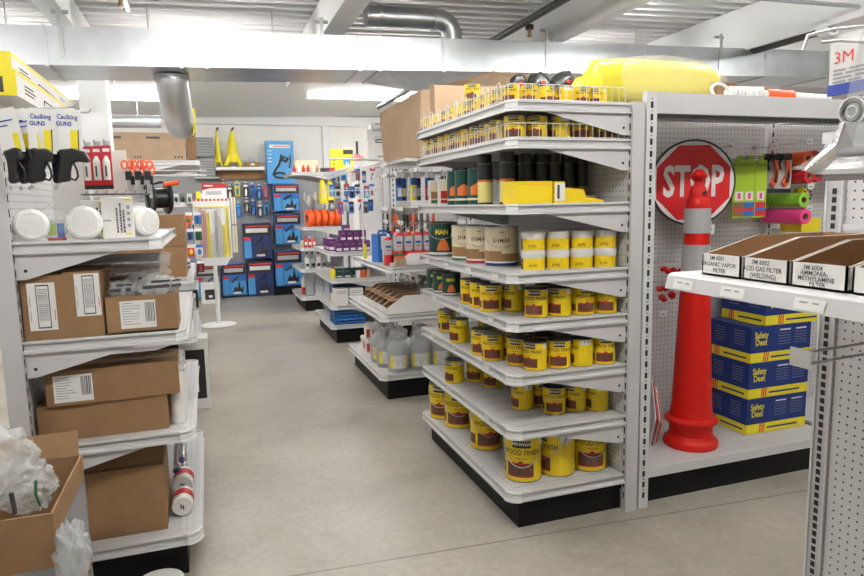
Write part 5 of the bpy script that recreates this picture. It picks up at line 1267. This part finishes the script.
for i,(x,c) in enumerate(((1.43,'paper_white'),(1.48,'signal_orange'),(1.53,'cardboard_pale'))):
    plain_box('small_carton','small %s carton at right on the teal box shelf'%['white','orange','brown'][i],'carton',(x,6.50,.656),(.04,.05,.075),c)
for i in range(2):
    lbl_box('white_box','white bound box with pale print on the lower shelf of the third end cap, %s'%['left','right'][i],'box',(1.24+.155*i,6.51,.386),(.14,.12,.17),'carton_white','print_grey','white boxes on the third end cap',0,(.8,.84))
for i in range(3):
    plain_box('brown_sleeve','brown and blue sleeve lying across the white boxes','sleeve',(1.30+.08*i,6.62+.05*i,.558),(.22,.06,.03),['cardboard_dark','navy','cardboard_dark'][i],.1*i,'sleeves over the white boxes') if False else None
plain_box('tan_jar','small tan jar box left of the white boxes','box',(1.185,6.62,.386),(.05,.05,.11),'cream')
plain_box('dark_carton','dark blue carton lying behind the white boxes','carton',(1.36,6.74,.386),(.34,.24,.20),'navy')
t = thing('blue_crate','blue plastic slatted crate on the base shelf of the third end cap','crate',(1.325,6.56,.187))
m = MB()
for z in (0,.038,.076,.114): m.box(-.16,.16,-.10,-.094,z,z+.023,'mid_blue'); m.box(-.16,-.154,-.10,.2,z,z+.023,"mid_blue"); m.box(.154,.16,-.10,.2,z,z+.023,"mid_blue"); m.box(-.16,.16,.194,.2,z,z+.023,"mid_blue")
for x in (-.16,-.06,.05,.148): m.box(x,x+.012,-.099,-.092,0,.145,'mid_blue')
m.box(-.16,.16,-.10,.20,0,.006,'navy'); m.build('crate', t)
for i in range(4):
    t = thing('white_bag','small crumpled white bag hanging at the far end of the blue crate','bag',(1.225,6.98+.09*i,.30),0,'white bags beside the crate')
    m = MB(); m.blob((0,0,-.02),.045,.045,.06,'plastic_milky',120+i,.25,2.4,2); m.build('bag', t)
# hanging tools over the purple boxes
names = ['mid_blue','red_plain','can_black','steel','mid_blue','can_black','tub_white']
for j in range(3):
    for i in range(7):
        c = names[(i*2+j*3)%7]; x = 1.20+.068*i; y = 6.46+.06*((i+j)%3); z = 1.76-.155*j-.02*(i%2)
        t = thing('hang_tool','carded tool hanging over the purple boxes, %s from the left in the %s row'%(ORD[i],ORD[j]),'tool',(x,y,z),.15*((i+j)%3-1),'carded tools over the purple boxes')
        m = MB(); m.box(-.028,.028,0,.003,-.12,0,['mid_blue','tub_white','sky_blue','paper_white','grey_plastic'][(i+2*j)%5]); m.box(-.028,.028,-.001,0,-.025,0,['red_plain','mid_blue','can_black'][(i+j)%3]); m.build('card', t)
        m = MB()
        if (i+j)%3 == 0: m.tube([(-.012,-.01,-.11),(-.006,-.012,-.07),(.0,-.012,-.05),(.006,-.012,-.07),(.012,-.01,-.11)],.006,c,8); m.box(-.007,.007,-.016,-.006,-.055,-.03,'steel')
        elif (i+j)%3 == 1: m.cyl((0,-.012,-.11),(0,-.012,-.055),.009,c,n=10); m.cyl((0,-.012,-.055),(0,-.012,-.03),.004,'steel',n=8)
        else: m.blob((0,-.014,-.07),.02,.012,.028,c,i+j,.3,2,2)
        m.build('tool', t)
t = thing('display_rail','grey slotted rail frame holding the hanging tools above the purple boxes','rail',(1.42,6.44,1.52))
m = MB(); m.tube([(-.26,0,.33),(.26,0,.33)],.008,'wire',8); m.tube([(.06,-.02,-.55),(.06,-.02,.28)],.009,'wire',8); m.tube([(-.26,0,.02),(.26,0,.02)],.005,'wire',6); m.build('bars', t)
t = thing('clear_roll','rolled clear bags of fittings leaning across the tool display','roll',(1.27,6.38,1.715))
m = MB(); m.tube([(-.12,0,-.03),(0,0,.0),(.13,0,.045)],.035,'plastic_milky',12); m.blob((-.12,0,-.03),.05,.04,.04,'plastic_milky',130,.4,2.5,2); m.build('roll', t)
t = thing('red_stand','red plastic stand with a thin black stem on top of the third end cap','stand',(1.47,6.52,1.845))
m = MB(); m.lathe([(0,0),(.085,0),(.08,.015),(.035,.045),(.02,.06)],'red_plain',n=20); m.build('base', t)
m = MB(); m.cyl((0,0,.06),(0,0,.185),.012,'can_black',n=10); m.build('stem', t)
for i,(z,hh,x,w) in enumerate(((1.845,.21,1.70,.21),(2.056,.09,1.67,.17),(2.147,.06,1.69,.13))):
    t = thing('white_carton','white carton with a dark band stacked on top of shelving, %s'%['bottom and largest','middle','topmost'][i],'carton',(x,6.58,z),-.15,'white cartons on the third run')
    m = MB(); m.box(-w/2,w/2,-.1,.1,0,hh,'carton_white'); m.box(-w*.15,w/2+.0004,-.1006,-.1,hh*.80,hh*.98,'can_black' if i != 0 else 'teal_dark'); m.box(w*-.05,w*.4,-.1008,-.1003,hh*.12,hh*.2,'print_grey'); m.box(-.02,w*.4,-.1012,-.1007,hh*.85,hh*.92,'print_red' if i == 2 else 'paper_white'); m.build('box', t, .002)

# ------------------------------------------------------------------ fourth end cap: cord reels and sprays
for i in range(5):
    t = thing('cord_reel','bright orange cord reel standing on edge, %s from the left'%ORD[i],'reel',(1.285+.088*i,8.70,1.117),math.radians(14),'orange cord reels')
    m = MB(); m.T = Matrix.Translation((0,0,.115))@Matrix.Rotation(PI/2,4,'Y')@Matrix.Translation((0,0,-.035)); m.lathe([(.05,0),(.085,-.002),(.11,.006),(.115,.02),(.115,.05),(.11,.064),(.085,.072),(.05,.07)],'signal_orange',n=26); m.build('cord', t)
    m = MB(); m.T = Matrix.Translation((0,0,.115))@Matrix.Rotation(PI/2,4,'Y')@Matrix.Translation((0,0,-.035)); m.lathe([(.05,0),(.05,.07)],'cardboard_dark',n=20); m.build('core', t)
for i in range(3):
    t = thing('red_bottle','small red and white bottle on the third shelf of the farthest end cap, %s'%['left','middle','right'][i],'bottle',(1.22+.055*i,8.70,.846),0,'red bottles')
    m = MB(); m.lathe([(0,0),(.024,0),(.024,.09),(.01,.115),(.01,.13),(0,.131)],'red_plain',n=16); m.box(-.016,.016,-.025,-.02,.03,.075,'paper_white'); m.build('body', t)
    m = MB(); m.lathe([(.012,.13),(.012,.15),(0,.151)],'fixture_white' if i else 'red_plain',n=10); m.build('cap', t)
for i in range(3):
    t = thing('jar','tan jar behind the red bottles on the farthest end cap','jar',(1.20+.07*i,8.86,.846),0,'tan jars'); m = MB(); m.lathe([(0,0),(.028,0),(.028,.08),(.02,.09),(0,.09)],'cream',n=14); m.build('jar', t)
for i in range(4):
    t = thing('white_jug','white jug with dark cap on the farthest end cap, %s from the left'%ORD[i],'jug',(1.23+.075*i,8.72,.561),0,'white jugs on the farthest end cap')
    m = MB(); m.lathe([(0,0),(.03,0),(.032,.1),(.03,.15),(.013,.18),(.013,.2)],'tub_white' if i%2 == 0 else 'jug_grey',n=16); m.box(-.02,.02,-.034,-.028,.03,.07,'can_black'); m.build('body', t)
    m = MB(); m.lathe([(.016,.195),(.016,.22),(0,.221)],'can_black',n=10); m.build('cap', t)
for i in range(3):
    t = thing('grey_sack','grey folded sack standing on the base shelf of the farthest end cap, %s'%['left','middle','right'][i],'sack',(1.26+.12*i,8.74,.187),.1,'grey sacks')
    m = MB(); m.prism([(-.055,0,0),(.055,0,0),(.05,0,.2),(.02,0,.31),(-.02,0,.31),(-.05,0,.2)],(0,.08,0),'jug_grey'); m.build('sack', t, .008)
t = thing('red_extinguisher_bottle','small white and red bottle at the aisle edge beside the grey sacks','bottle',(1.20,8.95,.187)); m = MB(); m.lathe([(0,0),(.03,0),(.03,.1),(.03,.2),(.012,.24),(.012,.26)],'red_plain',n=14,ms=['tub_white','red_plain','tub_white','tub_white','tub_white']); m.build('body', t)
for i in range(2):
    t = thing('yellow_funnel','yellow funnel shaped bag hanging above the orange reels, %s'%['left','right'][i],'bag',(1.47+.10*i,8.66,1.42),0,'yellow hanging bags')
    m = MB(); m.lathe([(0,0),(.052,0),(.056,.02),(.03,.30),(.012,.335),(0,.335)],'yellow_bright',n=18); m.box(-.02,.02,-.05,-.04,.08,.2,'pale_yellow'); m.build('bag', t)
for i in range(5):
    t = thing('hang_tool','grey gloves or fittings pack hanging beside the yellow bags','pack',(1.24+.05*i,8.70+.05*(i%2),1.58-.05*(i%3)),0,'grey packs beside the yellow bags')
    m = MB(); m.blob((0,0,-.06),.028,.02,.07,['jug_grey','tub_white','grey_plastic','cream','jug_grey'][i],140+i,.4,2.2,2); m.build('pack', t)
for i in range(6):
    t = thing('red_bottle','red and white bottle on the high shelf above the yellow bags','bottle',(1.12+.06*i,8.72,1.831),0,'bottles on the high shelf')
    m = MB(); m.lathe([(0,0),(.022,0),(.022,.06),(.009,.085),(.009,.10),(0,.10)],['red_plain','tub_white','can_red','red_plain','tub_white','bronze'][i],n=14); m.build('body', t)
plain_box('wooden_box','shallow tan box with two thin wires sticking up on the high shelf','box',(1.30,8.95,1.831),(.30,.2,.17),'cream')
plain_box('black_case','black long case on the high shelf left of the yellow box','case',(1.55,8.74,1.831),(.16,.12,.06),'can_black')
t = thing('yellow_carton','yellow picture carton on top of the farthest end cap','carton',(1.76,8.78,1.83),-.1)
m = MB(); m.box(-.15,.15,-.07,.07,0,.31,'yellow_bright'); m.box(.02,.15,-.0708,-.07,.24,.30,'can_black'); m.box(.02,.11,-.0708,-.07,.10,.2,'sky_blue'); m.box(.05,.09,-.0712,-.0705,.05,.13,'paper_white')
for q in range(3): m.box(-.12,-.10,-.0708,-.07,.05+.05*q,.07+.05*q,'can_black')
m.build('box', t, .002)
t = thing('run_panel','grey slotted end frame of the farthest run beside the hanging tools','frame',(1.80,8.62,0)); m = MB(); m.box(0,.06,0,.9,.0,1.80,'shelf_paint'); m.build('panel', t)

# ------------------------------------------------------------------ back wall
YW = 10.62
t = thing('slat_wall','grey perforated display panel along the back wall','display panel',(.3,YW+.1,0))
m = MB(); m.box(-1.6,1.5,0,.03,.0,1.90,'peg_grey'); m.build('panel', t)
t = thing('wall_shelf','white edged shelf high on the back wall carrying the banana cones','shelf',(.53,YW,1.985))
m = MB(); m.box(-.36,.36,-.12,.1,-.0,.02,'shelf_paint'); m.box(-.36,.36,-.125,-.12,-.02,.025,'clip_white'); m.build('deck', t)
m = MB(); m.box(-.36,.36,.05,.09,-.16,-.02,'cardboard_dark'); m.build('rail', t)
for i,(x,w,lb) in enumerate(((.215,.065,'yellow banana-shaped floor cone seen edge-on, beside the grey bins'),(.435,.14,'yellow banana-shaped floor cone with a dark tip and spread peel legs'))):
    t = thing('banana_cone', lb, 'floor cone', (x,YW-.03,2.006),0,'banana floor cones')
    m = MB()
    m.lathe([(w*.55,.08),(w*.62,.15),(w*.52,.30),(w*.38,.42),(w*.20,.52),(.02,.55)],'yellow_bright',n=16)
    for k in range(4):
        a = k*PI/2+PI/4; dx, dy = math.cos(a), math.sin(a)*.6
        m.tube([(w*.4*dx,w*.4*dy,.20),(w*.7*dx,w*.7*dy,.13),(w*1.05*dx,w*1.05*dy,.03),(w*1.15*dx,w*1.15*dy,.012)],w*.24,'yellow_bright',8)
    m.build('body', t)
    m = MB(); m.tube([(0,0,.54),(.012,0,.575),(.03,0,.605)],.014,'can_black',8); m.build('tip', t)
plain_box('small_carton','small brown carton with a white label beside the banana cone','carton',(.72,YW-.03,2.006),(.20,.12,.085),'cardboard',0,None,lambda m,w,d,h: m.box(-.03,.03,-d/2-.001,-d/2,.03,.06,'paper_white'))
t = thing('camera_dome','small grey twin lens box on the little carton by the banana cone','box',(.72,YW-.03,2.092)); m = MB(); m.cyl((-.03,-.05,.035),(-.03,.04,.035),.034,'jug_grey',n=14); m.cyl((.04,-.05,.035),(.04,.04,.035),.034,'jug_grey',n=14); m.build('body', t)
for i in range(2):
    t = thing('grey_bin','dark grey slatted bin stacked high on the left of the back wall, %s'%['lower','upper'][i],'bin',(.03,YW-.02,1.86+.30*i),0,'grey bins')
    m = MB(); m.box(-.13,.13,-.12,.1,0,.285,'grey_plastic')
    for q in range(6): m.box(-.125,.125,-.124,-.12,.03+.042*q,.05+.042*q,'mid_grey')
    m.build('bin', t, .004)
t = thing('bin_shelf','grey bracket shelf under the stacked grey bins','shelf',(.06,YW,1.84)); m = MB(); m.box(-.2,.15,-.14,.1,0,.018,'shelf_paint'); m.build('deck', t)
t = thing('snake_poster_carton','tall light blue carton with black curled hose pictures high on the back wall','carton',(1.14,YW-.06,1.75))
m = MB(); m.box(-.21,.21,-.06,.14,0,.66,'sky_blue'); m.build('box', t, .003)
m = MB(); y = -.0612
m.box(-.16,.16,y,-.06,.55,.60,'paper_white'); m.box(-.1,.16,y-.0003,y,.57,.585,'print_red')
for q in range(4): m.box(-.19,-.13,y,-.06,.50-.055*q,.512-.055*q,'paper_white')
m.tube([(.02,y,.45),(.0,y,.36),(-.02,y,.30),(-.08,y,.22),(-.12,y,.14),(-.08,y,.10),(.02,y,.09),(.07,y,.12),(.05,y,.16),(-.04,y,.17),(-.11,y,.14)],.019,'can_black',6)
m.tube([(.07,y,.42),(.02,y,.36),(.08,y,.34),(.12,y,.40)],.024,'can_black',6); m.tube([(.15,y,.44),(.155,y,.34),(.13,y,.24)],.012,'can_black',6); m.build('pictures', t)
def tool_carton(label, x, z, w, h, v):
    t = thing('tool_carton', label, 'carton', (x,YW-.12,z),0,'blue tool cartons on the back wall')
    m = MB(); m.box(-w/2,w/2,-.06,.2,0,h,['mid_blue','navy','mid_grey'][v%3] if v else 'mid_blue'); m.build('box', t, .002)
    m = MB(); y = -.0612
    m.box(-w*.48,w*.48,y,-.06,h*.66,h*.98,'can_black'); m.box(-w*.40,w*.38,y-.0004,y,h*.74,h*.86,'reflective_grey' if v != 1 else 'paper_white'); m.box(-w*.4,w*.44,y-.0004,y,h*.90,h*.94,'print_red')
    m.box(-w*.48,-w*.22,y,-.06,h*.02,h*.52,'sky_blue'); m.box(-w*.48,-w*.22,y-.0004,y,h*.52,h*.62,'red_plain')
    m.box(-w*.18,w*.46,y,-.06,h*.05,h*.46,'sky_blue' if v != 1 else 'navy')
    m.prism([(-w*.1,y,h*.1),(w*.02,y,h*.3),(w*.12,y,h*.22),(w*.2,y,h*.5),(w*.26,y,h*.2),(w*.38,y,h*.3),(w*.34,y,h*.08)],(0,-.001,0),'can_black')
    m.tube([(-w*.12,y-.001,h*.42),(w*.05,y-.001,h*.52),(w*.2,y-.001,h*.62)],w*.04,'can_black',6); m.box(-w*.05,w*.25,y-.0015,y,h*.06,h*.12,'paper_white'); m.build('picture', t)
    return t
for x,z,w,h,v,lb in ((.72,.595,.42,.545,1,'grey framed tool carton above the floor row, right of the key rack'),(.74,.02,.40,.53,1,'grey framed tool carton on the floor, right of the key rack'),(1.20,1.32,.40,.42,0,'blue tool carton at the top of the right column on the back wall'),(1.20,.80,.40,.48,0,'blue tool carton second in the right column on the back wall'),(1.18,.14,.42,.56,0,'blue tool carton lowest in the right column on the back wall'),(.34,.03,.36,.50,0,'blue tool carton on the floor behind the key rack pole'),(-.04,.03,.34,.50,2,'tool carton on the floor left of the key rack pole')):
    tool_carton(lb,x,z,w,h,v)
plain_box('plinth','low dark plinth under the right column of tool cartons','plinth',(1.18,YW-.06,0),(.5,.3,.138),'kick_black')
panel_box('small white carton with a black picture on the floor before the tool cartons',-.02,10.05,0,.26,.2,.30,(.2,.7))
pk = [(.27,1.80,'can_black','cream'),(.36,1.72,'can_black','paper_white'),(.47,1.78,'yellow_bright','mid_blue'),(.47,1.45,'mid_blue','sky_blue'),(.60,1.76,'can_black','paper_white'),(.60,1.52,'can_black','reflective_grey'),(.70,1.74,'mid_blue','navy'),(.70,1.48,'navy','mid_blue'),(.80,1.72,'navy','sky_blue'),(.90,1.74,'red_plain','sky_blue'),(.90,1.48,'sky_blue','can_black'),(.80,1.45,'navy','cream')]
for i,(x,z,c,c2) in enumerate(pk):
    cn = {'can_black':'black','yellow_bright':'yellow','mid_blue':'blue','navy':'dark blue','red_plain':'red','sky_blue':'light blue'}[c]
    t = thing('blister_pack','%s tool pack on the back wall right of the key rack, %s row, %s'%(cn,'upper' if z > 1.6 else 'lower',ORD[i]),'blister pack',(x,YW+.0,z),0,'tool packs on the back wall')
    m = MB(); m.box(-.04,.04,0,.004,-.21,0,c); m.box(-.03,.03,-.001,0,-.05,-.015,c2); m.box(-.012,.012,-.02,-.018,.01,.03,'paper_white'); m.build('card', t)
    m = MB(); m.cyl((0,.0,.015),(0,.09,.015),.003,'steel',n=6); m.build('hanging_hook', t)
    m = MB(); m.prism([(-.018,-.001,-.19),(.012,-.001,-.19),(.02,-.001,-.12),(.005,-.001,-.07),(-.015,-.001,-.10)],(0,-.02,0),c2); m.build('tool', t)
for i in range(14):
    x = -.9+.095*i if i < 11 else -.4+.1*(i-11); z = 1.62-.0*i if i < 11 else 1.2
    c = hang[(i*3)%8]
    t = thing('blister_pack','small hanging pack on the back wall left of the key rack, %s'%(ORD[i]+' along' if i < 11 else 'lower row '+ORD[i-11]),'blister pack',(x,YW+.03,z),0,'packs left of the key rack')
    m = MB(); m.box(-.035,.035,0,.004,-.15,0,'paper_white' if i%2 else 'grey_plastic'); m.build('card', t)
    m = MB(); m.cyl((0,.0,.01),(0,.065,.01),.003,'steel',n=6); m.build('hanging_hook', t)
    m = MB(); m.blob((0,-.012,-.09),.025,.012,.045,c,i,.3,2,2); m.build('tool', t)
# key tag stand
t = thing('key_rack','white floor stand with columns of coloured key blanks and a red topped header card','rack',(.055,8.05,0),-.0)
m = MB(); m.lathe([(0,.0),(.20,0),(.21,.008),(.20,.016),(.04,.03),(.028,.05)],'fixture_white',n=32); m.build('base', t)
m = MB(); m.cyl((0,0,.04),(0,0,.78),.024,'fixture_white',n=16); m.build('pole', t)
m = MB(); m.box(-.20,.20,-.02,.02,.80,1.46,'fixture_white'); m.prism([(-.11,-.03,.72),(.13,-.03,.72),(.18,-.03,.80),(-.15,-.03,.80)],(0,.08,0),'fixture_white'); m.box(-.205,-.19,-.03,.03,.8,1.48,'clip_white'); m.box(.19,.205,-.03,.03,.8,1.48,'clip_white'); m.build('panel', t)
m = MB(); m.box(-.20,.20,-.035,.02,1.40,1.50,'paper_white')
for q in range(9): m.box(-.195+.044*q,-.17+.044*q,-.036,-.034,1.475,1.502,'print_red')
m.box(-.2,.2,-.0355,-.035,1.40,1.412,'yellow_bright'); m.build('header_rail', t)
m = MB(); m.box(-.09,.18,-.01,-.004,1.50,1.68,'paper_white'); m.box(-.09,.18,-.0112,-.0102,1.625,1.68,'can_red'); m.prism([(-.09,-.0112,1.60),(.0,-.0112,1.625),(-.09,-.0112,1.63)],(0,.001,0),'can_red')
m.box(-.07,.03,-.012,-.0112,1.645,1.66,'paper_white')
for q in range(2): m.box(-.05+.0*q,.12,-.0112,-.0102,1.575-.022*q,1.583-.022*q,'print_dark')
m.build('header_card', t)
for i,(c,z0) in enumerate((('tub_white',.82),('can_red',.82),('can_red',.82),('yellow_bright',.82),('tub_white',.82),('reflective_grey',.82),('tub_white',.82),('yellow_bright',.82),('yellow_bright',.82))):
    m = MB(); x = -.172+.0425*i; top_ = (1.38,1.38,1.37,1.34,1.1,1.36,1.38,1.20,1.39)[i]; z = z0
    while z < top_: m.box(x-.016,x+.016,-.034,-.022,z,z+.018,c); m.box(x-.010,x+.010,-.036,-.034,z+.003,z+.013,'paper_white' if c == 'can_red' else c); z += .024
    m.build('key_column', t)
plain_box('sign_card','small yellow card at the foot of the header on the key rack','card',(-.08,8.00,1.505),(.05,.01,.08),'yellow_bright')
for i in range(2):
    t = thing('white_tube','tall pale tube bundle hanging at the right side of the key rack, %s'%['upper','lower'][i],'tube bundle',(.30,8.12,.86+.34*i),0,'tube bundles beside the key rack')
    m = MB(); m.cyl((-.015,0,0),(-.015,0,.32),.014,'tub_white',n=10); m.cyl((.015,0,0),(.015,0,.32),.014,'cream',n=10); m.build('hanging_tube', t)
# ------------------------------------------------------------------ world and final settings
wd = bpy.data.worlds.new('world'); SC.world = wd; wd.use_nodes = True
wd.node_tree.nodes['Background'].inputs[0].default_value = (.9,.93,1,1); wd.node_tree.nodes['Background'].inputs[1].default_value = .05
SC.cycles.use_denoising = True
SC.cycles.max_bounces = 8; SC.cycles.diffuse_bounces = 4; SC.cycles.transparent_max_bounces = 12
SC.cycles.sample_clamp_indirect = 4.0
SC.view_settings.exposure = 1.3
